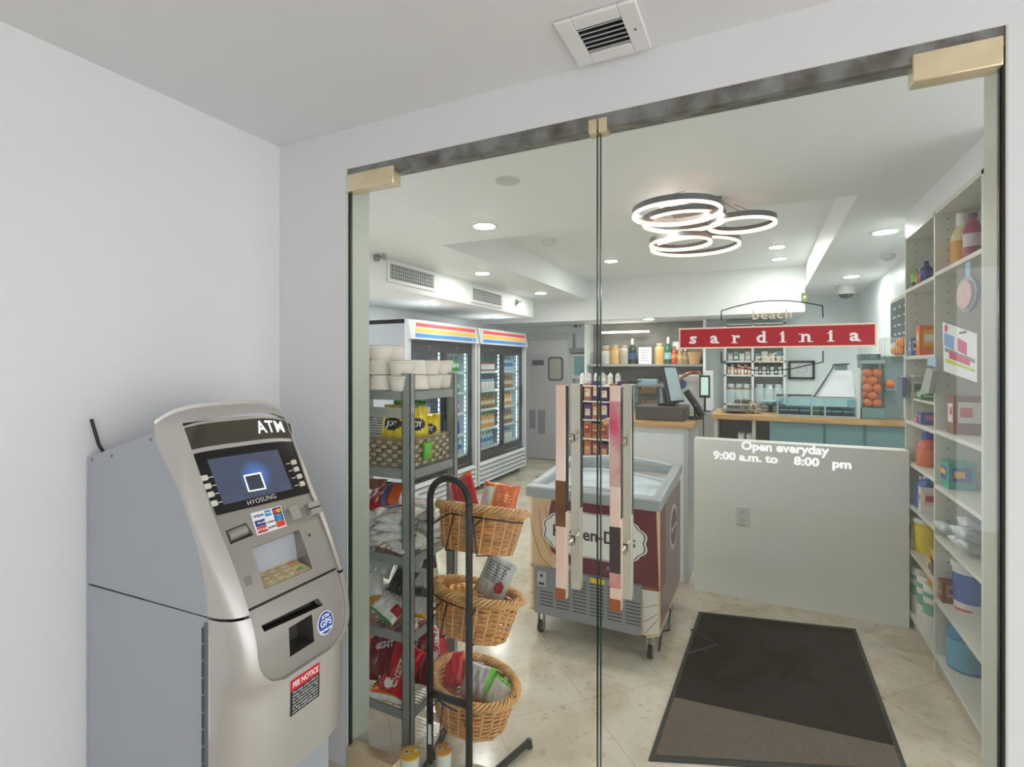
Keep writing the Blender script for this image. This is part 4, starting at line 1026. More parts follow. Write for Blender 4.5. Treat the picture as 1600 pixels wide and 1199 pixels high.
# ================================================================== BASKET STAND
wick = mat('wicker_honey', (216, 152, 88), .45, var=.25, vscale=35); wick2 = mat('wicker_pale_stake', (232, 186, 124), .45, var=.1, vscale=40); wick3 = mat('wicker_rim', (230, 176, 112), .42, var=.2, vscale=25)
LXa, LXb, LY = onY(672, 900, .10).x, onY(733, 900, .10).x, .10
SX = (LXa+LXb)/2; SR = (LXb-LXa)/2
stn = thing('basket_stand', 'black tubular steel stand carrying three wicker baskets', 'display stand', (SX, LY+.1, 0))
ztop = onY(704, 748, LY).z
arc = [(LXa, LY, .05)]+[(LXa, LY, .05+(ztop-SR-.05)*i/6) for i in range(1, 7)]+[(SX-SR*math.cos(PI*i/16), LY, ztop-SR+SR*math.sin(PI*i/16)) for i in range(1, 16)]+[(LXb, LY, ztop-SR-(ztop-SR-.05)*i/6) for i in range(0, 7)]
MB().tube(arc, .0125, 14).build('arch_frame', black_metal, stn)
zc_ = onY(700, 1092, LY).z
MB().cyl((LXa, LY, zc_), (LXb, LY, zc_), .0125, 14).build('crossbar', black_metal, stn)
lb = onY(671, 1148, LY-.0145); MB().box(lb.x-.006, lb.x+.006, LY-.0145, LY-.0118, lb.z-.035, lb.z+.035).build('barcode_label', M(236, 236, 234), stn)
fe = onZ(826, 1160, .02); fl = onZ(700, 1128, .02)
for nm_, pts in (('foot', [(LXb, LY, .06), (LXb+.03, LY+.04, .016), tuple(fe)]), ('foot', [(LXa, LY, .10), (LXa-.02, LY+.05, .03), (fl.x, fl.y, .02)]), ('foot', [(LXa, LY, .06), (LXa-.02, LY-.03, .016), (LXa-.03, LY-.045, .016)])):
    MB().tube(pts, .0125, 12).build('foot', black_metal, stn)
MB().cyl((fe.x, fe.y, .03), (fe.x+.005, fe.y, .0), .012, 12).build('rubber_tip', black_plastic, stn)
def wicker_basket(rx, ry, h, flare=.78):
    """oval basket, base at z=0"""
    t = thing('wicker_basket', 'x', 'basket', (0, 0, 0), world=False)
    def ring(z): k = flare+(1-flare)*(z/h)**.8; return rx*k, ry*k
    mb = MB(); ns = 22; n = ns*6; rows = 17
    for r in range(rows):
        z = .008+(h-.03)*r/(rows-1); ax, ay = ring(z)
        pts = []
        for i in range(n):
            a = 2*PI*i/n; wv = .0042*math.sin(a*ns/2+(PI if r % 2 else 0))
            pts.append(((ax+wv)*math.cos(a), (ay+wv)*math.sin(a), z+.0012*math.sin(a*5+r)))
        mb.tube(pts, .0042, 5, closed=True)
    mb.build('woven_wall', wick, t)
    st_ = MB()
    for i in range(ns):
        a = 2*PI*(i+.0)/ns*1.0; pts = []
        for r in range(8):
            z = .004+(h-.02)*r/7; ax, ay = ring(z); pts.append(((ax+.003)*math.cos(a), (ay+.003)*math.sin(a), z))
        st_.tube(pts, .0034, 5)
    st_.build('stakes', wick2, t)
    rm = MB()
    for k in range(5):
        pts = []; ax, ay = rx+.004, ry+.004
        for i in range(140):
            a = 2*PI*i/140; ph = a*11+2*PI*k/5
            rr = .013*math.cos(ph); pts.append(((ax+rr)*math.cos(a), (ay+rr)*math.sin(a), h-.012+.012*math.sin(ph)))
        rm.tube(pts, .0055, 5, closed=True)
    rm.build('braided_rim', wick3, t)
    b0 = MB(); ax, ay = ring(0)
    b0.prism(circle(0, 0, ax, ay, 36), lambda a, b: (a, b, 0), lambda a, b: (a, b, .006)); b0.build('base', wick, t)
    return t
bk0 = wicker_basket(.168, .135, .165)
binfo = []
for i, (px, pyb, rot, tilt, lab) in enumerate(((752, 862, .05, 0, 'honey wicker basket, topmost on the black stand'), (741, 990, .0, .07, 'honey wicker basket in the middle of the black stand'), (735, 1128, -.05, .10, 'honey wicker basket, lowest on the black stand'))):
    p = onY(px, pyb, LY+.165); z = p.z+.012
    loc = (p.x, LY+.165+(-.035, -.025, 0)[i], z); rx_ = (-.30, -.22, .0)[i]
    if i == 0: o = bk0; o.location = loc; o.rotation_euler = (rx_, tilt, rot); o['label'] = lab
    else: o = dup(bk0, loc, (rx_, tilt, rot), lab)
    o['group'] = 'wicker baskets on the black stand'; binfo.append(loc)
    # carrying ring and cradle of the stand
    rg = MB(); k = .955; zz = z+.118
    ring = [(loc[0]+(.168*k+.004)*math.cos(a), loc[1]+(.135*k+.004)*math.sin(a)*math.cos(rx_)-.118*math.sin(rx_), zz+.135*math.sin(a)*math.sin(rx_)+(.168*math.cos(a))*-math.sin(tilt)) for a in [2*PI*j/48 for j in range(48)]]
    rg.tube(ring, .0028, 6, closed=True)
    for sx_ in (-1, 1):
        rg.tube([(loc[0]+sx_*.04, loc[1]-.130-.118*math.sin(rx_), zz-.13*math.sin(rx_)), (loc[0]+sx_*.065, loc[1]-.112, z-.002-.11*math.sin(rx_)), (loc[0]+sx_*.065, loc[1]+.10, z-.008+.10*math.sin(rx_)), (loc[0]+sx_*.04, loc[1]+.13-.118*math.sin(rx_), zz+.13*math.sin(rx_))], .0028, 6)
        rg.cyl((SX+sx_*SR, LY, zz), (loc[0]+sx_*.07, loc[1]-.118-.118*math.sin(rx_), zz-.12*math.sin(rx_)), .003, 6)
    rg.build('basket_ring', black_metal, stn)
b1, b2, b3 = binfo
mb = bag_mb(.15, .13, .06, seed=71, design=lambda u, v: 1 if .08 < u < .34 and .2 < v < .8 else (2 if abs(u-.38) < .02 else 0)); bag_bars(mb, .68, .6, 3, .05, 2)
place_bag(mb, [or_, wh_, foil('lightorange', (255, 190, 120))], 'snack_bag', 'orange snack bag rising from the topmost wicker basket', None, (b1[0]+.04, b1[1]+.075, b1[2]+.115), -.5, .1, .2)
mb = bag_mb(.13, .15, .05, seed=72, design=lambda u, v: 1 if v > .85 else 0)
place_bag(mb, [foil('brightred', (206, 24, 32)), or_], 'snack_bag', 'red snack bag rising behind the arch from the topmost wicker basket', None, (b1[0]-.075, b1[1]+.06, b1[2]+.12), -.3, -.55, -.1)
mb = bag_mb(.15, .14, .05, seed=73, design=lambda u, v: 0)
place_bag(mb, [dk_], 'snack_bag', 'dark snack bag lying inside the topmost wicker basket', None, (b1[0]-.02, b1[1]+.04, b1[2]+.06), -1.1, 0, .3)
mb = bag_mb(.13, .16, .045, seed=74, design=lambda u, v: 1 if u < .08 else (2 if ell(.75, .35, .15, .14)(u, v) else 0))
bag_bars(mb, .45, .85, 7, .08, 3)
place_bag(mb, [si_, gn_, rd_, M(70, 70, 74)], 'snack_bag', 'silver snack bag standing out of the middle wicker basket', None, (b2[0]+.03, b2[1]+.075, b2[2]+.11), -.25, .35, .1)
mb = bag_mb(.15, .13, .05, seed=75); place_bag(mb, [foil('lightorange2', (226, 160, 80))], 'snack_bag', 'golden snack bag lying inside the middle wicker basket', None, (b2[0]-.06, b2[1], b2[2]+.06), -1., 0, .4)
mb = bag_mb(.13, .12, .045, seed=76, design=lambda u, v: 1 if u > .85 else 0)
place_bag(mb, [si_, foil('lime', (110, 190, 50))], 'snack_bag', 'silver bag with lime edge inside the lowest wicker basket, beside the stand leg', None, (b3[0]-.0, b3[1]+.02, b3[2]+.065), -.6, .1, .1)
mb = bag_mb(.12, .11, .045, seed=77, design=lambda u, v: 1 if v > .8 else 0)
place_bag(mb, [wh_, foil('lime', (110, 190, 50))], 'snack_bag', 'white bag with lime end at the far rim of the lowest wicker basket', None, (b3[0]+.085, b3[1]+.01, b3[2]+.06), -.9, .1, -.3)
mb = bag_mb(.12, .12, .045, seed=78); place_bag(mb, [foil('brightred', (206, 24, 32))], 'snack_bag', 'red bag at the rack side of the lowest wicker basket', None, (b3[0]-.105, b3[1]+.03, b3[2]+.075), -.5, -.3, .1)
# crisp tubs on the floor
def chip_tub(px, py, h, r, lidc, lab):
    p = onZ(px, py, h)
    t = thing('snack_tub', lab, 'snack tub', (p.x, max(p.y, r+.035), 0))
    x, y = t.location.x, t.location.y
    MB().lathe([(r*.86, 0), (r*.98, h-.004)], (x, y, 0), 32).build('tub', M(238, 236, 228), t)
    MB().lathe([(r*1.02, h-.006), (r*1.03, h-.001), (r*.97, h), (.0004, h)], (x, y, 0), 32).build('lid', mat('lid_%d' % lidc[1], lidc, .35, col2=(min(255, lidc[0]+8), lidc[1]+16, lidc[2]+20), vscale=18), t)
    d_ = MB().prism(circle(x-.012, y-.004, .011, .008, 16), lambda a, b: (a, b, h), lambda a, b: (a, b, h+.0006)); d_.box(x+.006, x+.022, y+.01, y+.024, h, h+.0005)
    d_.build('lid_print', M(240, 238, 230), t, smooth=0)
    MB().prism(circle(x-.013, y-.004, .006, .005, 12), lambda a, b: (a, b, h+.0006), lambda a, b: (a, b, h+.001)).build('lid_emblem', M(30, 30, 34), t, smooth=0)
chip_tub(635, 1183, .085, .036, (240, 178, 40), 'snack tub with golden yellow lid on the floor by the rack post')
chip_tub(693, 1170, .085, .031, (232, 150, 60), 'snack tub with orange lid on the floor under the lowest basket')

# ================================================================== ICE CREAM FREEZER
fz_maroon = mat('freezer_maroon', (108, 32, 52), .35); fz_tan = mat('freezer_tan', (224, 192, 146), .4); fz_side = mat('freezer_side_mauve', (128, 100, 100), .3)
fz_rim = mat('freezer_rim_grey', (166, 172, 176), .35); fz_panel = mat('freezer_panel_grey', (140, 145, 150), .4, .2); fz_line = M(176, 112, 62, .4)
FYF = 1.17; FXL = onY(826, 900, FYF).x; FXR = onY(1030, 900, FYF).x; FYB = 1.92
fz = thing('ice_cream_freezer', 'wheeled ice cream chest freezer with maroon printed sides and glass lid', 'freezer', ((FXL+FXR)/2, (FYF+FYB)/2, 0))
ZF = .80
b = MB().prism(rrect(FXL, FXR, FYF, FYB, .035, 6), lambda a, b: (a, b, .13), lambda a, b: (a, b, ZF-.02)); b.build('body', fz_tan, fz, smooth=30)
MB().box(FXR, FXR+.0015, FYF+.035, FYB-.03, .16, ZF-.03).build('side_panel', fz_side, fz, smooth=0, label='mauve printed side with round badge')
MB().box(FXR+.001, FXR+.003, FYF+.035, FYF+.18, .35, ZF-.03).build('side_band', fz_maroon, fz, smooth=0)
def fpt(px, py): q = onY(px, py, FYF); return (q.x, q.z)
def fsheet(pts, m, name, off=.0015, par=None):
    o = MB().prism(pts, lambda a, b: (a, FYF, b), lambda a, b: (a, FYF-off, b)).build(name, m, par or fz, smooth=0); return o
fsheet([fpt(*p) for p in ((862, 782), (1025, 784), (1030, 925), (990, 918), (950, 905), (915, 898), (885, 880), (862, 862), (853, 835), (858, 800))], fz_maroon, 'maroon_print')
fsheet([fpt(*p) for p in ((834, 905), (858, 893), (875, 872), (890, 886), (860, 905), (836, 915))], fz_rim if False else M(228, 224, 214), 'white_fold', .002)
fsheet([fpt(*p) for p in ((940, 905), (985, 920), (1028, 925), (1030, 990), (1006, 992), (1004, 925), (975, 922))], M(226, 222, 210), 'white_fold', .002)
ln = MB()
for pts in (((828, 800), (832, 830), (845, 870), (868, 893)), ((842, 795), (846, 835), (862, 868)), ((828, 880), (850, 900)), ((828, 925), (834, 926)), ((828, 950), (836, 951)), ((1006, 950), (1028, 945)), ((1008, 990), (1028, 968)), ((1006, 972), (1028, 960)), ((900, 896), (950, 915), (1000, 925)), ((930, 899), (985, 912), (1026, 922)), ((852, 790), (857, 830), (872, 862), (900, 892))):
    q = [fpt(*p) for p in pts]; ln.tube([(a, FYF-.001, b) for a, b in q], .0022, 5)
ln.build('drape_lines', fz_line, fz)
# scalloped label
lc = fpt(926, 838); sc = []
for i in range(72):
    a = 2*PI*i/72; k = 1+.05*abs(math.sin(6*a)); sc.append((lc[0]+.262*k*math.copysign(abs(math.cos(a))**.75, math.cos(a)), lc[1]+.112*k*math.copysign(abs(math.sin(a))**.8, math.sin(a))))
def scl(s_): return [(lc[0]+(a-lc[0])*s_, lc[1]+(b-lc[1])*s_) for a, b in sc]
fsheet(scl(1.05), M(238, 236, 232), 'label_border', .0025)
fsheet(scl(1.015), M(60, 40, 44), 'label_line', .003)
lp = fsheet(scl(.99), M(240, 238, 234), 'label', .0035)
g_ = text_geo('Häagen-Dazs', .088, .002)
MB().add([(lc[0]+v[0]*.97, FYF-.0042, lc[1]+v[1]) for v in g_[0]], g_[1]).build('lettering', M(60, 40, 46), fz, smooth=0)
MB().lathe([(.013, 0), (.013, -.008), (.008, -.010), (.0004, -.010)], (*[fpt(952, 888)[0]], FYF, fpt(952, 888)[1]), 16, axis='y').build('lock', M(120, 124, 126), fz)
# side badge
sy, sz2 = 1.62, .56
MB().prism(circle(sy, sz2, .13, .125, 40), lambda a, b: (FXR+.0015, a, b), lambda a, b: (FXR+.0035, a, b)).build('side_badge', M(214, 206, 204), fz, smooth=0)
MB().prism(circle(sy, sz2, .105, .10, 36), lambda a, b: (FXR+.0035, a, b), lambda a, b: (FXR+.0045, a, b)).build('side_badge_centre', M(112, 84, 88), fz, smooth=0)
MB().text('Häagen-Dazs', .04, lambda a, b: (FXR+.005, sy+a, sz2+b), .001, .9).build('side_lettering', M(236, 230, 228), fz, smooth=0)
# vent panel
a0, a1 = fpt(838, 897), fpt(1003, 1008); vx0, vx1 = a0[0], a1[0]; vz0, vz1 = .135, .385
vp = MB().prism(rrect(vx0, vx1, vz0, vz1, .012), lambda a, b: (a, FYF-.03, b), lambda a, b: (a, FYF, b)).build('vent_panel', fz_panel, fz, bevel=.002)
sl = MB()
for c_ in range(6):
    for r_ in range(10):
        if c_ == 0 and r_ > 4 or c_ == 5 and r_ > 6: continue
        x = vx0+.035+(vx1-vx0-.11)*c_/5; z = vz0+.05+.018*r_
        sl.box(x, x+.075, FYF-.0308, FYF-.0295, z, z+.005)
sl.build('vent_slots', M(36, 38, 40), vp, smooth=0)
cp_ = MB().box(vx0+.02, vx0+.07, FYF-.032, FYF-.03, vz1-.10, vz1-.02).build('control_plate', M(186, 188, 190), vp, smooth=0)
MB().lathe([(.008, 0), (.008, -.006), (.0004, -.006)], (vx0+.045, FYF-.032, vz1-.04), 16, axis='y').box(vx0+.03, vx0+.06, FYF-.035, FYF-.032, vz1-.09, vz1-.078).build('control_knob', M(40, 42, 46), vp)
MB().lathe([(.02, 0), (.02, -.002), (.0004, -.002)], (vx1-.05, FYF-.03, vz1-.055), 20, axis='y').build('socket', M(160, 164, 166), vp)
MB().box(vx1-.055, vx1-.045, FYF-.0335, FYF-.032, vz1-.05, vz1-.042).box(vx1-.062, vx1-.056, FYF-.0335, FYF-.032, vz1-.068, vz1-.058).box(vx1-.044, vx1-.038, FYF-.0335, FYF-.032, vz1-.068, vz1-.058).build('socket_holes', M(40, 40, 44), vp, smooth=0)
yl0 = (vx0+vx1)/2+.03
MB().box(yl0, yl0+.075, FYF-.0315, FYF-.03, vz1-.028, vz1-.004).build('warning_label', M(236, 208, 40), vp, smooth=0)
# rim and sliding glass lids (front lower than back)
zf, zb_ = ZF-.03, ZF+.02; rt = .052
def rimz(y): return zf+(zb_-zf)*(y-FYF)/(FYB-FYF)
rm = MB()
for (x0, x1, y0, y1) in ((FXL-.015, FXR+.012, FYF-.018, FYF+.05), (FXL-.015, FXR+.012, FYB-.06, FYB+.01), (FXL-.015, FXL+.04, FYF+.05, FYB-.06), (FXR-.04, FXR+.012, FYF+.05, FYB-.06)):
    rm.hexa([(x0, y0, rimz(y0)-.01), (x1, y0, rimz(y0)-.01), (x1, y1, rimz(y1)-.01), (x0, y1, rimz(y1)-.01), (x0, y0, rimz(y0)+rt), (x1, y0, rimz(y0)+rt), (x1, y1, rimz(y1)+rt), (x0, y1, rimz(y1)+rt)])
rm.build('rim', fz_rim, fz, bevel=.012, seg=3)
ymid = (FYF+FYB)/2
for k, (y0, y1) in enumerate(((FYF+.04, ymid+.02), (ymid-.02, FYB-.05))):
    zz = .028+.012*k
    lid = MB()
    x0, x1 = FXL+.03, FXR-.03
    pts = []
    n = 12
    for i in range(n+1):
        x = x0+(x1-x0)*i/n; bow = .035*(1-((2*i/n-1)**2)); pts.append((x, bow))
    for (p, q) in zip(pts[:-1], pts[1:]):
        lid.add([(p[0], y0, rimz(y0)+zz+p[1]), (q[0], y0, rimz(y0)+zz+q[1]), (q[0], y1, rimz(y1)+zz+q[1]), (p[0], y1, rimz(y1)+zz+p[1])], [(0, 1, 2, 3)])
    lo = lid.build('glass_lid', glass_clear, fz, smooth=60)
    fm = MB()
    for yy in (y0, y1): fm.tube([(x, yy, rimz(yy)+zz+b_) for x, b_ in pts], .008, 6)
    fm.build('lid_frame', M(206, 210, 214), lo)
MB().box(FXL+.035, FXR-.035, FYF+.045, FYB-.055, .58, .79).build('frost_liner', M(226, 236, 244), fz)
for x in (FXL+.06, FXR-.05):
    for y in (FYF+.04, FYB-.08):
        cs_ = MB().cyl((x-.012, y, .032), (x+.012, y, .032), .032, 20).build('caster', black_plastic, fz)
        MB().cyl((x-.0135, y, .032), (x+.0135, y, .032), .016, 14).box(x-.017, x-.013, y-.014, y+.014, .03, .12).box(x+.013, x+.017, y-.014, y+.014, .03, .12).box(x-.018, x+.018, y-.018, y+.018, .11, .135).build('caster_fork', brushed, cs_)
MB().box(FXL+.02, FXR-.02, FYF+.03, FYB-.03, .12, .14).build('underside', M(60, 60, 62), fz)
cb = onZ(1035, 985, .006)
MB().tube([(FXR-.04, FYF+.30, .2), (FXR+.008, FYF+.30, .14), (cb.x+.02, cb.y+.1, .008), (cb.x+.035, cb.y+.02, .006), (cb.x+.0, cb.y-.02, .006), (FXR-.02, FYF+.12, .006)], .005, 8).build('power_cord', black_plastic, fz)

# ================================================================== FLOOR MATS
def mat_mat():
    m = mat('mat_dark_carpet', (44, 33, 30), 1, col2=(32, 25, 23), vscale=160, bump=.8, bscale=500); m.node_tree.nodes['Principled BSDF'].inputs['Specular IOR Level'].default_value = .05; return m
mc = [onZ(*p, 0.0) for p in ((1092, 957), (1337, 984), (1422, 1215), (1013, 1190))]
mcx = [(p.x, p.y) for p in mc]
m_edge = mat('mat_rubber_edge', (36, 37, 40), .6)
mt = thing('entrance_mat', 'large dark brown carpet mat just inside the glass doors', 'mat', (sum(p[0] for p in mcx)/4, sum(p[1] for p in mcx)/4, 0))
def inset(p, d):
    cx_, cy_ = mt.location.x, mt.location.y; return (cx_+(p[0]-cx_)*(1-d), cy_+(p[1]-cy_)*(1-d))
MB().prism(mcx, lambda a, b: (a, b, .0006), lambda a, b: (a, b, .005)).build('rubber_backing', m_edge, mt, smooth=0)
tp = [inset(p, .045) for p in mcx]
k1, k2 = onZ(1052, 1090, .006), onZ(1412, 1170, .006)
def inter(a, b, c_, d):
    x1, y1, x2, y2, x3, y3, x4, y4 = *a, *b, *c_, *d; D_ = (x1-x2)*(y3-y4)-(y1-y2)*(x3-x4)
    t_ = ((x1-x3)*(y3-y4)-(y1-y3)*(x3-x4))/D_; return (x1+t_*(x2-x1), y1+t_*(y2-y1))
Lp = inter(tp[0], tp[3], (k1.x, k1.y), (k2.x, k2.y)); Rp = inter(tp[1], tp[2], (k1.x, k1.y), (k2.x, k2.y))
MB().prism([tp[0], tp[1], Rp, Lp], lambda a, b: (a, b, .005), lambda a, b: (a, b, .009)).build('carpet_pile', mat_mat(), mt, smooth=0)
MB().prism([Lp, Rp, tp[2], tp[3]], lambda a, b: (a, b, .005), lambda a, b: (a, b, .0085)).build('reflection_strip', mat('mat_reflection_tone', (112, 100, 88), .9, col2=(98, 86, 76), vscale=160, bump=.6, bscale=500), mt, smooth=0, label='end of the mat coloured lighter as the door glass reflection')  # door glass reflection over the mat, put into the pile colour
tr_ = [onZ(*p, .0095) for p in ((1080, 984), (1120, 1008), (1070, 1023))]
ml = MB(); ml.tube([(p.x, p.y, .0092) for p in tr_], .006, 6); ml.build('dark_mark', m_edge, mt)  # dark bent line on top of the mat
sm_ = [onZ(*p, 0) for p in ((838, 747), (868, 733), (885, 741), (862, 755))]
so_ = MB().prism([(p.x, p.y) for p in sm_], lambda a, b: (a, b, .0005), lambda a, b: (a, b, .01))
so_.build('floor_mat', mat('small_mat', (62, 60, 62), .9), label='small dark floor mat near the far fridge', cat='mat')
# ================================================================== TALL SHELF UNIT
shm = mat('shelf_laminate', (222, 222, 212), .45)
UX0, UX1 = .757, 1.072
YA, YBm, YC = 1.11, 1.70, 2.265
su = thing('tall_shelf_unit', 'tall white built-in shelf unit of groceries beside the entrance mat', 'shelf unit', (.9, 1.6, 0))
MB().box(UX0, UX1, 1.0, YA, 0.0, 2.235).build('end_panel', shm, su, bevel=.001)
holes = []
for y, nm_ in ((YBm, 'divider'), (YC-.006, 'end_panel')):
    pn = MB().box(UX0, UX1, y-.009, y+.009, 0, 2.235).build(nm_, shm, su, smooth=0)
    hm = MB(); 
    for i in range(42):
        z = .14+.05*i
        for x in (UX0+.05, UX1-.05):
            hm.box(x-.003, x+.003, y-.0098, y-.0088, z-.003, z+.003)
    hm.build('peg_holes', M(120, 116, 108), pn, smooth=0)
MB().box(UX1-.006, UX1, YA, YC, 0, 2.235).build('back_panel', shm, su, smooth=0)
MB().box(UX0, UX1, 1.0, YC, 2.215, 2.234).build('top_panel', shm, su, smooth=0)
MB().box(UX0+.02, UX1, YA, YC, 0, .07).build('plinth', M(188, 182, 168), su, smooth=0)
nearz = (.088, .362, .668, .912, 1.176, 1.56, 1.935)
farz = (.088, .44, .70, .937, 1.17, 1.30, 1.54, 1.925)
for z in nearz:
    if z != 1.56: MB().box(UX0, UX1-.006, YA, YBm-.009, z-.019, z).build('shelf', shm, su, smooth=0)
for z in farz:
    if z == 1.30: MB().box(UX0+.02, UX1-.006, YBm+.009, YC-.015, z-.012, z).box(UX0+.02, UX0+.20, YC-.07, YC-.058, 1.17, 1.42).box(UX0+.02, UX1-.006, YC-.10, YC-.015, 1.42, 1.43).build('shelf', shm, su, smooth=0)
    else: MB().box(UX0, UX1-.006, YBm+.009, YC-.015, z-.019, z).build('shelf', shm, su, smooth=0)
def place(px, X):
    d = ray(px, 600); y = d[1]*X/d[0]-CAMD
    return min(y, 2.205) if px < 1460 else y
def carton(px, z, w, d, h, c, lab, cat='carton', X=.80, c2=(240, 238, 230), c3=(60, 80, 150), name='carton', rz=0, bands=()):
    """box of goods: w along the shelf, d into the shelf"""
    if px < 1460: X = .787
    y = place(px, X+d/2-.02)
    t = MB(); t.box(-d/2, d/2, -w/2, w/2, 0, h, 0)
    # label on the aisle side (-x) and the side facing the door (-y)
    t.box(-d/2-.0008, -d/2, -w*.36, w*.36, h*.3, h*.8, 1).box(-d*.36, d*.36, -w/2-.0008, -w/2, h*.3, h*.85, 1)
    t.box(-d/2-.0014, -d/2, -w*.3, w*.1, h*.5, h*.7, 2).box(-d*.3, d*.1, -w/2-.0014, -w/2, h*.45, h*.7, 2)
    for (a, b, cc) in bands: t.box(-d/2-.0016, d/2+.001, -w/2-.0016, w/2+.001, h*a, h*b, 3+bands.index((a, b, cc)))
    o = t.build(name, [M(*c, .45), M(*c2, .45), M(*c3, .45)]+[M(*q[2], .45) for q in bands], None, origin=(0, 0, 0), smooth=0)
    o.location = (X+d/2-.02, y, z+.0006); o.rotation_euler = (0, 0, rz); return tag(o, lab, cat)
def bott(kind, px, z, r, h, c0, c1, c2, lab, X=.80, cat='bottle', name='bottle'):
    if px < 1460: X = .768
    y = place(px, X+r); return drink(kind, r, h, c0, c1, c2, (X+r, y, z+.0006), lab, cat, None, name)
# near bay
bott('bottle', 1485, 1.935, .042, .20, (120, 150, 178), (90, 120, 160), (186, 60, 62), 'blue detergent bottle with red cap on the top shelf of the nearer bay')
bott('jug', 1504, 1.935, .045, .26, (236, 222, 170), (226, 160, 60), (236, 236, 232), 'cream detergent bottle with tall white cap on the top shelf')
bott('bottle', 1520, 1.935, .035, .22, (160, 60, 90), (220, 200, 210), (90, 60, 120), 'purple bottle last on the top shelf beside the cream one')
carton(1509, 1.176, .09, .11, .17, (150, 104, 88), 'brown and white patterned carton standing alone on the shelf under the flyer', c2=(236, 230, 224), c3=(214, 100, 100))
carton(1492, .912, .20, .10, .12, (72, 172, 152), 'green packet of nappies with rainbow label on the nearer bay shelf', c2=(70, 90, 170), c3=(240, 190, 70), name='nappy_pack')
for k, (px, z, rot) in enumerate(((1483, .668, .1), (1498, .668, -.15), (1510, .668, .3), (1494, .72, 0), (1512, .715, .2))):
    mb = bag_mb(.13, .10, .05, seed=200+k); bag_bars(mb, .5, .6, 3, .08, 1)
    place_bag(mb, [mat('clear_wrap', (214, 222, 222), .2, col2=(190, 200, 204), vscale=40), M(170, 190, 200)], 'wrapped_cutlery', 'clear plastic pack of white cutlery in the heap on the nearer bay shelf', 'packs of white cutlery on the nearer bay shelf', (.85+.06*(k % 2), place(px, .80), z+.028), -PI/2+.3, 0, PI/2+rot, cat='pack')
for i, (px, z, c, cc, lab) in enumerate(((1475, .362, (232, 160, 52), (240, 220, 120), 'orange cracker box standing first on the lower nearer shelf'), (1481, .362, (226, 190, 84), (120, 70, 40), 'golden biscuit box behind the orange cracker box'), (1493, .362, (120, 70, 44), (200, 150, 90), 'brown cookie packet lying on the lower nearer shelf'))):
    carton(px, z, .075, .12, (.17, .2, .1, .16, .14)[i], c, lab, c2=cc, c3=(90, 60, 130), X=.79)
bott('tub', 1516, .362, .07, .22, (236, 240, 242), (70, 110, 190), (228, 232, 236), 'large white tub with blue label on the shelf above the blue water jugs', X=.80, cat='tub', name='bucket')
for k, (px, lab) in enumerate(((1487, 'blue water gallon jug nearer the divider on the bottom shelf'), (1508, 'blue water gallon jug next to the end panel on the bottom shelf'))):
    bott('jug', px, .088, .07, .28, (66, 140, 186), (110, 180, 214), (214, 80, 80), lab, X=.775, name='water_jug')
bott('bottle', 1486, .088, .04, .24, (214, 218, 120), (230, 90, 70), (206, 60, 50), 'pale yellow bottle with red cap behind the blue jugs', X=.84)
# far bay
bott('bottle', 1434, 1.925, .032, .11, (120, 190, 60), (150, 214, 90), (90, 160, 50), 'lime green small bottle on the top shelf of the farther bay')
bott('bottle', 1441, 1.925, .028, .10, (176, 96, 60), (200, 120, 80), (140, 70, 50), 'rusty orange small bottle beside the lime green one')
bott('bottle', 1447, 1.925, .030, .12, (58, 60, 120), (80, 84, 150), (50, 50, 100), 'dark blue small bottle on the top shelf of the farther bay')
carton(1428, 1.925, .10, .06, .03, (74, 96, 80), 'low dark green tin lying on the top shelf of the farther bay', c2=(90, 110, 90), c3=(60, 80, 70), name='tin')
carton(1452, 1.54, .07, .10, .16, (232, 116, 40), 'orange detergent carton standing on the shelf above the cubby', c2=(240, 180, 60), c3=(240, 240, 230))
carton(1429, 1.54, .045, .06, .10, (96, 140, 190), 'small blue carton on the shelf above the cubby', c2=(226, 226, 230), c3=(60, 90, 150))
mb = bag_mb(.13, .09, .05, seed=222, design=lambda u, v: 1 if abs(v-.35-.1*math.sin(6*u)) < .1 else 0)
place_bag(mb, [wh_, foil('coral', (230, 110, 80))], 'pasta_pack', 'white packet with coral stripe lying before the orange carton', None, (.80, place(1440, .80), 1.56), -1.1, 0, PI/2+PI, cat='pack')
carton(1452, 1.305, .08, .09, .045, (66, 150, 70), 'bright green box in the little cubby', c2=(210, 230, 200), c3=(40, 110, 50))
carton(1437, 1.305, .03, .08, .09, (206, 204, 190), 'narrow pale book-like box in the little cubby', c2=(120, 130, 120), c3=(90, 90, 90), name='narrow_box')
carton(1453, 1.172, .07, .09, .06, (84, 92, 160), 'violet blue box under the cubby', c2=(120, 130, 190), c3=(220, 120, 130))
carton(1446, 1.172, .06, .09, .03, (206, 110, 110), 'flat pink packet beside the violet blue box', c2=(230, 180, 180), c3=(150, 60, 60), name='flat_box')
bott('jug', 1450, .937, .05, .185, (214, 88, 56), (226, 120, 60), (60, 70, 170), 'orange detergent jug with blue cap in the farther bay', cat='bottle')
bott('bottle', 1441, .70, .036, .17, (50, 96, 160), (40, 80, 150), (180, 190, 200), 'deep blue spray bottle on the farther bay shelf below the orange jug')
bott('bottle', 1448, .70, .036, .19, (46, 88, 170), (206, 214, 226), (200, 204, 210), 'deep blue bottle with white label beside the spray bottle')
carton(1455, .70, .05, .1, .13, (238, 236, 232), 'white carton with red mark beside the deep blue bottles', c2=(240, 200, 190), c3=(200, 60, 60))
bott('tub', 1450, .44, .075, .19, (236, 208, 30), (240, 220, 60), (232, 232, 226), 'yellow tub with white lid on the farther bay shelf', cat='tub', name='bucket')
carton(1431, .44, .05, .12, .18, (226, 226, 228), 'white pack with dark lettering marks beside the yellow tub', c2=(90, 110, 160), c3=(40, 44, 60))
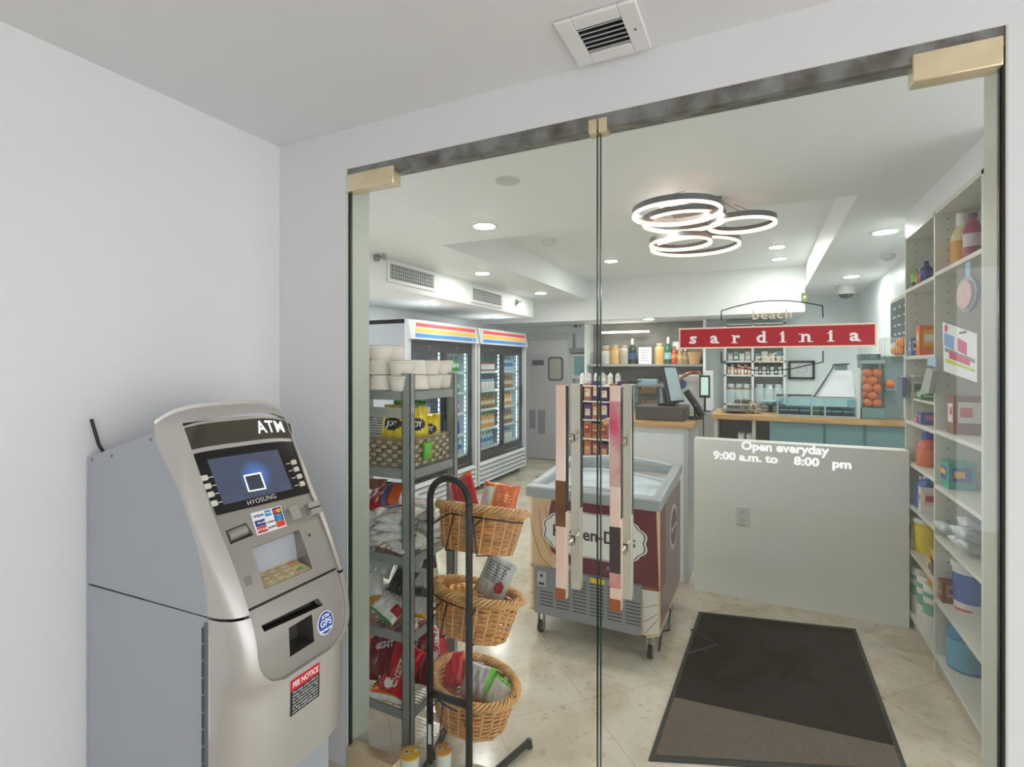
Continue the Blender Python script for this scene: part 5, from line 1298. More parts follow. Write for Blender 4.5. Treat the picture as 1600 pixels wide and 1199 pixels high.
for k, (px, z) in enumerate(((1432, .088), (1443, .088), (1453, .088))):
    y = place(px, .82); o = MB().lathe([(.05, 0), (.055, .01), (.055, .24), (.05, .25), (.0004, .25)], (0, 0, 0), 20, mi=0).lathe([(.0555, .10), (.0555, .16)], (0, 0, 0), 20, mi=1).lathe([(.0558, .19), (.0558, .215)], (0, 0, 0), 20, mi=1).build('paper_towel_roll', [M(236, 236, 230), M(120, 186, 160)], None, origin=(0, 0, 0))
    o.location = (.822, (2.19, 2.06, 1.935)[k], z+.0006); tag(o, ('wrapped paper towel roll by the end panel on the bottom farther shelf', 'wrapped paper towel roll in the middle of the bottom farther shelf', 'wrapped paper towel roll against the divider on the bottom farther shelf')[k], 'paper towel')
# things hanging from the shelf fronts
def flat_hang(pts, X, t, name, mats, lab, cat, extra=None):
    q = [onX(px, py, X) for px, py in pts]; poly = [(p.y, p.z) for p in q]
    mb = MB().prism(poly, lambda a, b: (X, a, b), lambda a, b: (X-t, a, b))
    if extra: extra(mb)
    return mb.build(name, mats, label=lab, cat=cat, smooth=0)
XF_ = .757
def fx(mb, pts, mi, off):
    q = [onX(px, py, XF_) for px, py in pts]; mb.prism([(p.y, p.z) for p in q], lambda a, b: (XF_-.001, a, b), lambda a, b: (XF_-off, a, b), mi)
def flyer(mb):
    fx(mb, [(1476, 520), (1491, 526), (1491, 548), (1476, 540)], 1, .002)
    fx(mb, [(1497, 528), (1511, 536), (1511, 556), (1497, 548)], 2, .002)
    fx(mb, [(1477, 543), (1524, 562), (1524, 568), (1477, 549)], 3, .002)
    fx(mb, [(1478, 560), (1524, 578), (1524, 582), (1478, 566)], 4, .002)
    fx(mb, [(1484, 549), (1516, 562), (1516, 572), (1484, 560)], 2, .0022)
    q = onX(1479, 513, XF_); mb.prism(circle(q.y, q.z, .018, .018, 20), lambda a, b: (XF_-.001, a, b), lambda a, b: (XF_-.0025, a, b), 2)
    q = onX(1505, 520, XF_)
    for i in range(7): mb.box(XF_-.0022, XF_-.001, q.y+.03-.012*i, q.y+.039-.012*i, q.z-.004, q.z+.005, 5)
flat_hang(((1473, 503), (1527, 522), (1527, 598), (1475, 580)), XF_, .001, 'paper_flyer', [M(238, 238, 240), M(130, 170, 220), M(206, 56, 100), M(140, 140, 140), M(190, 214, 70), M(70, 70, 110)], 'printed paper flyer with pink oval taped to the shelf divider', 'flyer', flyer)
q = onX(1515, 460, XF_)
ft_ = thing('packaged_round_brush', 'oval packaged item with pink centre hanging from the shelf front above the flyer', 'packaged item', (XF_, q.y, q.z))
rr_y = abs(onX(1499, 460, XF_).y-onX(1532, 460, XF_).y)/2; rr_z = (onX(1515, 432, XF_).z-onX(1515, 487, XF_).z)/2
MB().prism(circle(q.y, q.z, rr_y, rr_z, 36), lambda a, b: (XF_, a, b), lambda a, b: (XF_-.012, a, b)).build('rim', mat('grey_rim_pack', (130, 134, 136), .3), ft_, bevel=.002)
MB().prism(circle(q.y, q.z, rr_y*.7, rr_z*.78, 32), lambda a, b: (XF_-.012, a, b), lambda a, b: (XF_-.018, a, b)).build('centre', mat('pink_centre', (214, 176, 168), .4, col2=(196, 150, 148), vscale=60), ft_, smooth=0)
MB().box(XF_-.006, XF_-.003, q.y-.025, q.y+.025, q.z+rr_z, q.z+rr_z+.06).build('header_card', M(150, 190, 214), ft_, smooth=0)
flat_hang(((1456, 575), (1466, 580), (1459, 615), (1444, 617)), .748, .02, 'packaged_comb', [mat('clear_pack', (176, 184, 178), .2), M(206, 214, 206)], 'long grey-green packaged item hanging before the little cubby', 'packaged item')
flat_hang(((1451, 558), (1464, 561), (1464, 573), (1450, 571)), .746, .004, 'price_card', [M(168, 200, 226)], 'pale blue card clipped to the shelf edge above the hanging pack', 'card')
flat_hang(((1409, 588), (1417, 590), (1416, 622), (1407, 622)), .744, .02, 'packaged_sponge', [M(112, 124, 150)], 'grey-blue item hanging on the unit edge by the chalkboard', 'packaged item')

# ================================================================== CHECKOUT COUNTER
ck = thing('checkout_counter', 'white checkout counter with oak top behind the ice cream freezer', 'counter', (-.72, 2.5, 0))
KX0, KX1, KY0, KY1 = -1.03, -.415, 2.20, 2.84
MB().box(KX0+.03, KX1-.06, KY0+.03, KY1-.03, 0, 1.055).build('body', M(226, 230, 234, .4), ck, bevel=.002)
MB().box(KX1-.06, KX1-.03, KY0+.01, KY1-.02, 0, 1.055).build('side_panel', M(186, 190, 192, .4), ck, bevel=.001)
MB().box(KX0, KX1, KY0, KY1, 1.055, 1.095).build('countertop', oak, ck, bevel=.003)
q0, q1 = onY(993, 636, 2.27), onY(1068, 660, 2.27)
rg = thing('cash_register', 'dark till drawer and tilted screen on the oak checkout counter', 'cash register', ((q0.x+q1.x)/2, 2.45, 1.0965))
RZ = 1.0965; X0, X1 = q0.x, q1.x
till = mat('till_dark', (84, 76, 72), .5)
MB().box(X0, X1, 2.26, 2.62, RZ, RZ+.095).build('drawer', till, rg, bevel=.003)
MB().box(X1, X1+.0015, 2.29, 2.6, RZ+.02, RZ+.075).build('drawer_front', M(60, 58, 56), rg, smooth=0)
MB().lathe([(.008, 0), (.008, .006)], (X1+.0015, 2.4, RZ+.05), 12, axis='x').build('key_lock', chrome, rg)
a = onY(1046, 637, 2.42); b_ = onY(1056, 572, 2.42)
MB().box(a.x-.07, a.x+.05, 2.36, 2.5, RZ+.095, RZ+.115).tube([(a.x-.02, 2.43, RZ+.11), (a.x-.04, 2.45, RZ+.22)], .022, 10).build('screen_stand', black_plastic, rg, bevel=.002)
sv = [Vector((a.x-.10, 2.34, RZ+.14)), Vector((a.x-.0, 2.56, RZ+.14)), Vector((a.x-.06, 2.60, RZ+.40)), Vector((a.x-.16, 2.38, RZ+.40))]
MB()
nn = Vector((.92, -.38, .22)).normalized()*.03
scn = [onY(1048, 642, 2.36), onY(1070, 628, 2.52), onY(1056, 572, 2.56), onY(1036, 572, 2.42)]
scn[0] = Vector((scn[0].x, 2.36, RZ+.12)); 
b0 = MB().hexa([p-nn for p in scn]+scn).build('screen_back', black_plastic, rg, bevel=.003)
ctr = sum(scn, Vector())/4
MB().add([ctr+(p-ctr)*.9+nn*.03 for p in scn], [(0, 1, 2, 3)]).build('screen', mat('pos_screen', (170, 190, 196), .2, emit=.25), rg, smooth=0)
cp_ = thing('card_terminal', 'black card terminal on a tilted stand at the counter corner', 'card terminal', (-.5, 2.5, RZ))
t0, t1 = onY(1072, 612, 2.45), onY(1100, 655, 2.45)
MB().tube([(t0.x, 2.47, t0.z), ((t0.x+t1.x)/2, 2.45, (t0.z+t1.z)/2+.012), (t1.x-.01, 2.43, RZ+.03)], .026, 12).build('body', black_plastic, cp_)
MB().cyl((t1.x-.06, 2.47, RZ), (t1.x-.06, 2.47, RZ+.02), .05, 20).cyl((t1.x-.06, 2.47, RZ+.02), (t1.x-.06, 2.47, RZ+.1), .012, 10).build('stand', M(50, 48, 46), cp_)
MB().hexa([Vector(v) for v in ((t0.x+.06, 2.425, RZ+.10), (t0.x+.09, 2.425, RZ+.07), (t0.x+.09, 2.45, RZ+.07), (t0.x+.06, 2.45, RZ+.10), (t0.x+.065, 2.42, RZ+.11), (t0.x+.097, 2.42, RZ+.08), (t0.x+.097, 2.45, RZ+.08), (t0.x+.065, 2.45, RZ+.11))]).build('display', M(200, 205, 200), cp_)
MB().tube([(t1.x-.02, 2.6, RZ+.03), (KX1+.03, 2.6, RZ-.04), (KX1+.035, 2.58, .7), (KX1+.045, 2.5, .4)], .004, 6).build('cable', black_plastic, cp_)
# clear cookie rack behind the till
c0 = onY(992, 634, 2.68); c1 = onY(1032, 596, 2.68)
cr_ = thing('acrylic_cookie_rack', 'clear acrylic two-tier rack of wrapped biscuits behind the till', 'rack', ((c0.x+c1.x)/2, 2.72, RZ))
MB().box(c0.x, c1.x, 2.66, 2.664, RZ, c1.z).box(c0.x, c1.x, 2.79, 2.794, RZ, c1.z).box(c0.x, c0.x+.004, 2.66, 2.794, RZ, c1.z).box(c1.x-.004, c1.x, 2.66, 2.794, RZ, c1.z).build('panels', acrylic, cr_, smooth=0)
for k, z in enumerate((RZ+.045, RZ+.155)):
    MB().box(c0.x+.004, c1.x-.004, 2.664, 2.79, z-.004, z).build('tier', acrylic, cr_, smooth=0)
    for i in range(6):
        x = c0.x+.035+.02*i
        o = MB().prism(rrect(-.035, .035, 0, .065, .012), lambda a, b: (-.005, a, b), lambda a, b: (.005, a, b)).build('wrapped_biscuit', mat('biscuit', (206, 156, 96), .5, col2=(180, 124, 70), vscale=30), None, origin=(0, 0, 0), bevel=.002) if (i == 0 and k == 0) else None
        if o: BISC = o
        else: o = BISC.copy(); C.objects.link(o)
        o.location = (x, 2.725, z+.002); o.rotation_euler = (0, .35, .2)
        tag(o, 'flat brown biscuit standing in the %s tier of the acrylic rack' % ('lower', 'upper')[k], 'biscuit', 'biscuits in the %s acrylic tier' % ('lower', 'upper')[k])

# ================================================================== PRODUCT SHELVES LEFT OF THE COUNTER
PY = 4.30
pa, pb = onY(893, 598, PY), onY(962, 720, PY)
ps = thing('low_product_shelf', 'low white shelf of dark red and purple goods beyond the freezer', 'shelf unit', ((pa.x+pb.x)/2, PY+.15, 0))
x0, x1 = pa.x+.03, pb.x+.12; zt = onY(900, 602, PY).z
MB().box(x0-.02, x0, PY, PY+.32, 0, zt-.01).box(x1, x1+.02, PY, PY+.32, 0, zt-.01).box(x0-.02, x1+.02, PY+.31, PY+.325, 0, zt-.01).build('sides', cafe_wall, ps, smooth=0)
lv = [onY(930, y, PY).z for y in (717, 686, 656, 627)]
for z in lv+[zt]: MB().box(x0, x1, PY, PY+.31, z-.015, z).build('shelf', cafe_wall, ps, smooth=0)
cols = (((120, 40, 60), (200, 150, 110)), ((180, 110, 60), (150, 40, 50)), ((90, 50, 110), (226, 220, 214)), ((70, 40, 90), (240, 230, 220)))
lname = ('bottom', 'second', 'third', 'highest')
for k, z in enumerate(lv):
    n = 6; wdt = (x1-x0-.02)/n
    for i in range(n):
        c, c2 = cols[k]; 
        if (i+k) % 3 == 1: c = (176, 104, 64)
        hh = .17+.03*((i*7+k) % 3)
        y = PY+.09; xx = x0+.01+wdt*(i+.5)
        o = MB().box(-wdt*.43, wdt*.43, -.07, .07, 0, hh, 0).box(-wdt*.3, wdt*.3, -.0712, -.07, hh*.25, hh*.7, 1).box(-wdt*.3, wdt*.1, -.0722, -.0712, hh*.5, hh*.62, 2).build('packet', [M(*c, .5), M(*c2, .5), M(230, 180, 90)], None, origin=(0, 0, 0), smooth=0)
        o.location = (xx, y, z+.001); tag(o, 'coloured packet in the row on the %s level of the low product shelf' % lname[k], 'packet', 'packets on the %s level of the low product shelf' % lname[k])
for i in range(6):
    xx = x0+.07+i*.085
    drink('bottle', .03, .16, (200, 204, 206) if i % 2 else (236, 234, 228), (240, 240, 240), (60, 70, 90), (xx, PY+.1, zt+.001), 'clear and white condiment bottle on top of the low product shelf', 'bottle', 'bottles on top of the low product shelf', 'condiment_bottle')

# ================================================================== STEEL BACK DOOR
BD = 6.05
d0, d1 = onY(828, 700, BD), onY(889, 700, BD); dz = onY(850, 531, BD).z
dr = thing('door_3', None, None, ((d0.x+d1.x)/2, BD, 0), kind='structure')
steel_d = mat('grey_door_steel', (204, 206, 210), .4, .1)
MB().box(d0.x, d1.x, BD-.03, BD+.02, .01, dz).build('door_slab', steel_d, dr, bevel=.003)
MB().box(d0.x-.08, d0.x, BD-.05, BD+.05, 0, dz+.08).box(d1.x, d1.x+.08, BD-.05, BD+.05, 0, dz+.08).box(d0.x, d1.x, BD-.05, BD+.05, dz, dz+.08).build('door_frame', mat('frame_grey', (196, 198, 200), .4), dr, bevel=.003)
w0, w1 = onY(858, 558, BD), onY(881, 595, BD)
MB().prism(rrect(w0.x, w1.x, w1.z, w0.z, .05), lambda a, b: (a, BD-.045, b), lambda a, b: (a, BD-.03, b)).build('window_gasket', M(84, 86, 90), dr, bevel=.002)
MB().prism(rrect(w0.x+.025, w1.x-.025, w1.z+.025, w0.z-.025, .04), lambda a, b: (a, BD-.05, b), lambda a, b: (a, BD-.044, b)).build('window_pane', mat('door_window', (186, 186, 178), .15), dr, smooth=0)
s0, s1 = onY(833, 563, BD), onY(851, 571, BD)
MB().box(s0.x, s1.x, BD-.034, BD-.03, s1.z, s0.z).build('door_plate', M(90, 92, 96), dr, smooth=0)
for px0, py0, px1, py1 in ((828, 640, 838, 670), (842, 640, 853, 678)):
    s0, s1 = onY(px0, py0, BD), onY(px1, py1, BD); MB().box(s0.x, s1.x, BD-.033, BD-.03, s1.z, s0.z).build('door_notice', M(146, 152, 158), dr, smooth=0)
# kiosk on the wall and small dark camera
KY = 6.05
k0, k1 = onY(896, 550, KY), onY(922, 592, KY)
kq = thing('wall_display', 'teal-screened time clock on a grey bracket on the back wall', 'wall display', ((k0.x+k1.x)/2, KY, k1.z))
MB().box(k0.x-.02, k1.x+.02, KY-.14, KY+.04, k0.z-.02, k0.z+.05).build('hood', M(130, 134, 138), kq, bevel=.004)
MB().box(k0.x+.01, k1.x-.01, KY-.09, KY+.04, k1.z, k0.z-.03).build('body', M(206, 208, 208), kq, bevel=.004)
MB().box(k0.x+.04, k1.x-.04, KY-.096, KY-.089, k1.z+.05, k0.z-.07).build('screen', mat('teal_screen', (110, 150, 154), .3, emit=.1), kq, smooth=0)
q = onY(902, 509, 6.08); MB().box(q.x-.05, q.x+.05, 6.03, 6.1, q.z-.03, q.z+.04).lathe([(.03, -.05), (.025, -.06), (.0004, -.065)], (q.x, 6.05, q.z-.0), 14, mi=1, axis='y').build('wall_sensor', [M(226, 226, 226), M(50, 56, 60)], label='small white wall sensor with dark lens above the back door frame', cat='sensor')

# ================================================================== BACK BAR
BY = 6.0
def bx(px, py=560): return onY(px, py, BY-.15)
n0, n1 = bx(936), bx(1100)
bb = thing('back_bar', 'grey back bar with open shelves of jars and bottles', 'shelf unit', ((n0.x+n1.x)/2, BY-.1, 0))
bbm = mat('back_bar_grey', (142, 138, 132), .5); x0, x1 = n0.x-.15, n1.x
zs1, zs2, zs3 = bx(1000, 569).z, bx(1000, 600).z, bx(1000, 640).z
MB().box(x0, x1, 6.06, 6.09, .0, 2.085).build('back_panel', mat('bar_backsplash', (150, 146, 140), .5, col2=(126, 122, 118), vscale=5), bb, smooth=0)
MB().box(x1, x1+.03, 5.72, 6.09, 0, 2.085).box(x0-.03, x0, 5.72, 6.09, 0, 2.085).build('end_wall', cafe_wall, bb, smooth=0)
for z in (zs1, zs2): MB().box(x0, x1, 5.75, 6.06, z-.035, z).build('shelf', brushed, bb, bevel=.002)
MB().box(x0, x1, 5.55, 6.06, 0, zs3).build('base_cabinet', M(176, 176, 174), bb, smooth=0)
tb = onY(975, 523, 5.8)
MB().box(onY(938, 525, 5.8).x, onY(1014, 523, 5.8).x, 5.78, 5.82, 2.0-.06, 2.0-.035).build('light_tube', mat('tube_light', (255, 250, 240), .5, emit=6), label='glowing linear light tube under the bulkhead above the jars', cat='light')
def bar_item(kind, px, z, r, h, c0, c1, c2, lab, y=5.86, cat='jar'):
    q = onY(px, 560, y); return drink(kind, r, h, c0, c1, c2, (q.x, y, z+.001), lab, cat, None, cat.replace(' ', '_'))
bar_item('jar', 947, zs1, .075, .27, (206, 204, 196), (176, 130, 84), (190, 186, 176), 'glass jar with pale label at the glass-door-seam end of the back bar shelf')
bar_item('jar', 961, zs1, .075, .28, (214, 178, 120), (196, 150, 92), (186, 180, 168), 'glass jar full of golden pasta, second along the back bar shelf')
bar_item('jar', 975, zs1, .07, .27, (180, 170, 160), (196, 190, 184), (186, 180, 168), 'glass jar of grey-brown contents beside the golden pasta jar')
bar_item('wine', 988, zs1, .055, .36, (50, 64, 56), (60, 90, 130), (226, 222, 206), 'dark wine bottle with silver neck beside the white card', cat='bottle')
bar_item('jar', 1031, zs1, .07, .29, (214, 170, 110), (220, 186, 130), (200, 190, 170), 'tall jar of golden cereal beyond the white card')
bar_item('wine', 1044, zs1, .055, .37, (56, 110, 80), (150, 190, 210), (236, 230, 214), 'green sparkling wine bottle with pale foil beside the golden cereal jar', cat='bottle')
bar_item('bottle', 1054, zs1, .045, .24, (200, 70, 60), (226, 150, 70), (80, 140, 80), 'red fruit syrup bottle beside the green wine bottle', cat='bottle')
bar_item('bottle', 1063, zs1, .04, .22, (176, 150, 110), (210, 190, 150), (210, 206, 196), 'amber bottle past the red syrup bottle', cat='bottle')
bar_item('bottle', 1071, zs1, .045, .20, (150, 120, 90), (180, 160, 130), (226, 222, 210), 'brown bottle with pale neck beside the wooden bowl', cat='bottle')
bar_item('cup', 1085, zs1, .095, .16, (206, 164, 118), (206, 164, 118), (206, 164, 118), 'tan wooden bowl at the end of the back bar shelf', cat='bowl')
q0, q1 = onY(998, 543, 5.84), onY(1018, 569, 5.84)
c_ = MB().box(q0.x, q1.x, 5.83, 5.845, zs1+.001, q0.z); 
for i in range(5): c_.box(q0.x+.03, q1.x-.03-.02*(i % 2), 5.8285, 5.83, q0.z-.05-.035*i, q0.z-.037-.035*i, 1)
c_.build('white_card', [M(234, 234, 238), M(170, 176, 190)], label='white printed card propped between the jars on the back bar', cat='card')
q = onY(1058, 541, 5.95); MB().box(q.x-.07, q.x+.07, 5.94, 5.96, q.z-.25, q.z+.06).build('white_card', M(238, 240, 238), label='plain white card standing behind the red syrup bottle', cat='card')
# second shelf: bowls, tins
for px, r, h, c, lab in ((952, .06, .12, (196, 186, 168), 'pale cut-glass bowl on the lower back bar shelf'), (968, .05, .13, (120, 104, 92), 'brown tumbler on the lower back bar shelf'), (940, .06, .10, (170, 196, 204), 'blue-grey bowl at the seam end of the lower back bar shelf')):
    bar_item('cup', px, zs2, r, h, c, c, c, lab, cat='bowl')
q = onY(992, 592, 5.86)
MB().lathe([(.03, 0), (.13, .05), (.135, .055), (.12, .05), (.0004, .01)], (q.x, 5.86, zs2+.001), 28).build('steel_bowl', brushed, label='shallow steel bowl on the lower back bar shelf', cat='bowl')
q = onY(1013, 590, 5.86)
MB().box(q.x-.13, q.x+.13, 5.8, 5.92, zs2+.001, zs2+.07).build('tissue_box', mat('pale_blue_box', (150, 176, 190), .5), label='pale blue box beside the steel bowl on the back bar', cat='box')
# espresso machine with copper pipe
EY = 4.9; ECX = onY(1117, 600, 4.9).x
e0, e1 = onY(1058, 580, EY), onY(1116, 640, EY)
em = thing('coffee_machine', 'tall white coffee machine with curved copper pipe behind the till', 'coffee machine', ((e0.x+e1.x)/2, EY, .95))
MB().box(e0.x, e1.x, EY-.18, EY+.5, 0, .95).build('stand_cabinet', M(150, 150, 148), em, bevel=.003)
MB().box(e0.x, e1.x-.06, EY+.12, EY+.45, .95, e0.z-.05).build('body', M(206, 206, 204), em, bevel=.01)
MB().box(e1.x-.12, e1.x-.04, EY+.08, EY+.42, .95, e0.z+.0).build('side_column', M(236, 238, 238), em, bevel=.004)
MB().box(e1.x-.10, e1.x-.06, EY+.075, EY+.08, 1.15, 1.32).build('blue_badge', M(50, 70, 140), em, smooth=0)
cu = mat('copper_pipe', (150, 98, 84), .25, .8)
MB().tube([(e0.x+.0, EY+.05, e0.z-.22), (e0.x+.04, EY+.05, e0.z-.08), (e0.x+.14, EY+.05, e0.z-.02), (e1.x-.18, EY+.05, e0.z-.01), (e1.x-.145, EY+.05, e0.z-.06), (e1.x-.14, EY+.05, e0.z-.26)], .02, 12).build('copper_pipe', cu, em)
q = onY(1064, 600, EY+.1); MB().prism(circle(q.x, q.z, .06, .06, 24), lambda a, b: (a, EY+.115, b), lambda a, b: (a, EY+.10, b)).build('round_badge', M(70, 100, 150), em, smooth=0)
q0, q1 = onY(1094, 587, 4.80), onY(1108, 622, 4.80)
td = thing('order_screen', 'upright black-framed tablet with pale screen beside the coffee machine', 'screen', ((q0.x+q1.x)/2, 4.80, .95))
MB().box(q0.x-.01, q1.x+.01, 4.80, 4.82, q1.z, q0.z).build('frame', black_plastic, td, bevel=.003)
MB().box(q0.x+.008, q1.x-.008, 4.796, 4.80, q1.z+.03, q0.z-.02).build('screen', mat('tablet_screen', (190, 214, 206), .3, emit=.5), td, smooth=0)
MB().cyl(((q0.x+q1.x)/2, 4.83, .951), ((q0.x+q1.x)/2, 4.83, q1.z+.05), .012, 8).cyl(((q0.x+q1.x)/2, 4.83, .951), ((q0.x+q1.x)/2, 4.83, .962), .07, 16).build('stand', black_plastic, td)

# ================================================================== WHITE OPEN SHELVING AGAINST THE BACK
SY = 5.85
s0, s1 = onY(1131, 505, SY), onY(1228, 640, SY)
ws = thing('white_wall_shelving', 'white open shelving of cups and cartons against the back wall', 'shelf unit', ((s0.x+s1.x)/2, SY, .8))
wsm = mat('shelving_white', (236, 240, 242), .4); sxm = onY(1176, 560, SY).x
MB().box(s0.x, s0.x+.03, SY, 6.09, .0, s0.z).box(sxm-.015, sxm+.015, SY, 6.09, .0, s0.z).box(s1.x-.03, s1.x, SY, 6.09, 0, s0.z).build('upright', wsm, ws, smooth=0)
MB().box(s0.x, s1.x, 6.07, 6.095, 0, s0.z).build('back_panel', mat('shelving_back', (176, 186, 182), .5), ws, smooth=0)
lz_ = [onY(1176, y, SY).z for y in (632, 586, 564, 536, 505)]
for z in lz_: MB().box(s0.x, s1.x, SY, 6.07, z-.02, z).build('shelf', wsm, ws, smooth=0)
for k, (z, hh, pal, nm_, what) in enumerate(((lz_[1], .13, ((206, 160, 120), (226, 214, 200), (180, 120, 90)), 'tea_carton', 'tan and white narrow carton'), (lz_[2], .12, ((190, 196, 190), (110, 150, 150), (216, 216, 210)), 'carton', 'grey-green carton'), (lz_[3], .18, ((90, 150, 160), (150, 180, 180), (200, 196, 180)), 'storage_box', 'teal storage box'))):
    for sec, (xa, xb) in enumerate(((s0.x+.04, sxm-.02), (sxm+.02, s1.x-.04))):
        n = 7 if k == 0 else 4; wdt = (xb-xa)/n
        for i in range(n):
            c = pal[(i+sec) % 3]; 
            if sec == 1 and k == 0: c = (70, 90, 100) if i % 2 else (190, 200, 200)
            o = MB().box(-wdt*.44, wdt*.44, -.06, .06, 0, hh*(.8+.2*((i*3) % 2)), 0).box(-wdt*.3, wdt*.3, -.0612, -.06, hh*.2, hh*.5, 1).build(nm_, [M(*c, .5), M(236, 234, 228)], None, origin=(0, 0, 0), smooth=0)
            o.location = (xa+wdt*(i+.5), SY+.1, z+.001)
            g = '%s, %s bay of the white shelving, %s' % (what, ('first', 'second')[sec], ('above the glass jars', 'behind the word cafe', 'on its top level')[k]); tag(o, g, 'carton', g)
for sec, (xa, xb) in enumerate(((s0.x+.08, sxm-.07), (sxm+.08, s1.x-.08))):
    for i in range(3):
        x = xa+(xb-xa)*i/2
        o = drink('jar', .06, .26, (206, 222, 224), (150, 124, 100) if sec == 0 else (190, 214, 222), (220, 226, 226), (x, SY+.1, lz_[0]+.001), 'large clear jar low on the white shelving, %s bay' % ('first', 'second')[sec], 'jar', 'large jars on the white shelving, %s bay' % ('first', 'second')[sec], 'glass_jar')
# framed picture
f0, f1_ = onY(1232, 564, 6.08), onY(1273, 593, 6.08)
pf = thing('picture_frame', 'black-framed line drawing on the white back wall', 'picture', ((f0.x+f1_.x)/2, 6.08, f1_.z))
fm = MB()
for a in ((f0.x, f1_.x, f0.z-.025, f0.z), (f0.x, f1_.x, f1_.z, f1_.z+.025), (f0.x, f0.x+.025, f1_.z, f0.z), (f1_.x-.025, f1_.x, f1_.z, f0.z)): fm.box(a[0], a[1], 6.06, 6.10, a[2], a[3])
fm.build('frame', black_plastic, pf); pp = MB().box(f0.x+.02, f1_.x-.02, 6.08, 6.10, f1_.z+.02, f0.z-.02)
pp.build('paper', M(226, 236, 238), pf, smooth=0)
cx_, cz_ = (f0.x+f1_.x)/2, (f0.z+f1_.z)/2
pl = MB(); pl.tube([(cx_+.05*math.cos(t)*(.5+t/8), 6.078, cz_+.035*math.sin(t)*(.5+t/8)) for t in [i*.4 for i in range(24)]], .002, 5)
pl.build('drawing', M(130, 140, 146), pf)
# green exit-like sensor
q = onY(1257, 465, 5.22); MB().box(q.x-.03, q.x+.03, 5.2, 5.245, q.z-.05, q.z+.05, 0).box(q.x-.012, q.x+.012, 5.195, 5.2, q.z-.01, q.z+.015, 1).build('motion_sensor', [M(120, 140, 84), M(240, 244, 210)], label='small olive green sensor on the face of the bulkhead', cat='sensor')

# ================================================================== SERVICE COUNTER WITH DELI CASE
SVY = 3.55
sv0, sv1 = onY(1112, 648, SVY), onY(1395, 648, SVY); ZC = onY(1200, 650, SVY).z
svc = thing('service_counter', 'service counter with oak edge and teal glass front behind the white half wall', 'counter', ((sv0.x+sv1.x)/2, SVY+.3, 0))
xm = onY(1175, 648, SVY).x; xr = onY(1347, 648, SVY).x
MB().box(sv0.x, 1.07, SVY-.02, SVY+.62, ZC-.045, ZC).build('countertop', oak, svc, bevel=.003)
MB().box(sv0.x+.02, sv0.x+.05, SVY+.02, SVY+.6, 0, ZC-.046).box(xm, xm+.03, SVY+.02, SVY+.6, 0, ZC-.046).box(sv0.x+.02, 1.06, SVY+.55, SVY+.6, 0, ZC-.046).build('carcass', M(196, 194, 188), svc, smooth=0)
MB().box(xm+.14, 1.06, SVY+.02, SVY+.03, .1, ZC-.05).build('teal_front', mat('teal_front', (120, 158, 166), .15), svc, smooth=0)
for px in (1289, 1352): q = onY(px, 670, SVY); MB().box(q.x-.008, q.x+.008, SVY+.01, SVY+.02, .1, ZC-.05).build('mullion', M(70, 110, 116), svc, smooth=0)
for i in range(6):
    q = onY(1166+9*i, 690, SVY+.25)
    o = bottle_mb(.03, .16, 'cup').build('paper_cup', [M(236, 236, 232)]*3, None, origin=(0, 0, 0), smooth=50) if i == 0 else PC.copy()
    if i == 0: PC = o
    else: C.objects.link(o)
    o.location = (xm-.02-.07*(i % 2)+.0, SVY+.12+.1*(i//2), .70); tag(o, 'white paper cup under the oak service counter', 'cup', 'paper cups under the service counter')
MB().box(sv0.x+.051, xm-.001, SVY+.04, SVY+.54, .68, .70).build('inner_shelf', M(160, 170, 168), svc, smooth=0)
# items on the oak part
q = onY(1180, 633, 3.75)
MB().lathe([(.045, 0), (.062, .045), (.06, .1), (.055, .1), (.0004, .02)], (q.x, 3.75, ZC+.001), 24).build('speckled_pot', mat('speckled_pot', (226, 216, 196), .5, col2=(60, 40, 36), vscale=45), label='small speckled cream and brown pot on the oak counter', cat='pot')
q = onY(1150, 640, 3.75); MB().lathe([(.03, 0), (.13, .02), (.135, .024), (.06, .03), (.0004, .04)], (q.x, 3.75, ZC+.001), 28).build('dark_plate', M(90, 84, 80), label='low dark covered plate beside the speckled pot', cat='plate')
# glass cloches / cake jars at x 1140-1200
for px, r, c, lab in ((1160, .115, (92, 70, 56), 'glass cake dome with brown cakes nearer the order tablet'), (1204, .125, (150, 190, 200), 'glass cake dome with dark base nearer the deli case')):
    q = onY(px, 625, 4.02); t = thing('cake_dome', lab, 'cake dome', (q.x, 4.02, ZC))
    MB().lathe([(.05, 0), (.02, .01), (.02, .05), (r, .06), (r, .07), (.0004, .07)], (q.x, 4.02, ZC+.001), 32).build('stand', M(206, 212, 212) if px < 1200 else M(50, 54, 60), t)
    MB().lathe([(r*.93, .071), (r*.93, .18), (r*.75, .225), (r*.3, .25), (.02, .252), (.022, .28), (.0004, .285)], (q.x, 4.02, ZC+.001), 32).build('glass_dome', glass_clear, t)
    ck_ = MB()
    for i in range(5): ck_.lathe([(.02, .072), (.028, .085), (.026, .10), (.0004, .112)], (q.x+.055*math.cos(i*1.257), 4.02+.055*math.sin(i*1.257), ZC), 12)
    ck_.build('cakes', M(*c), t)
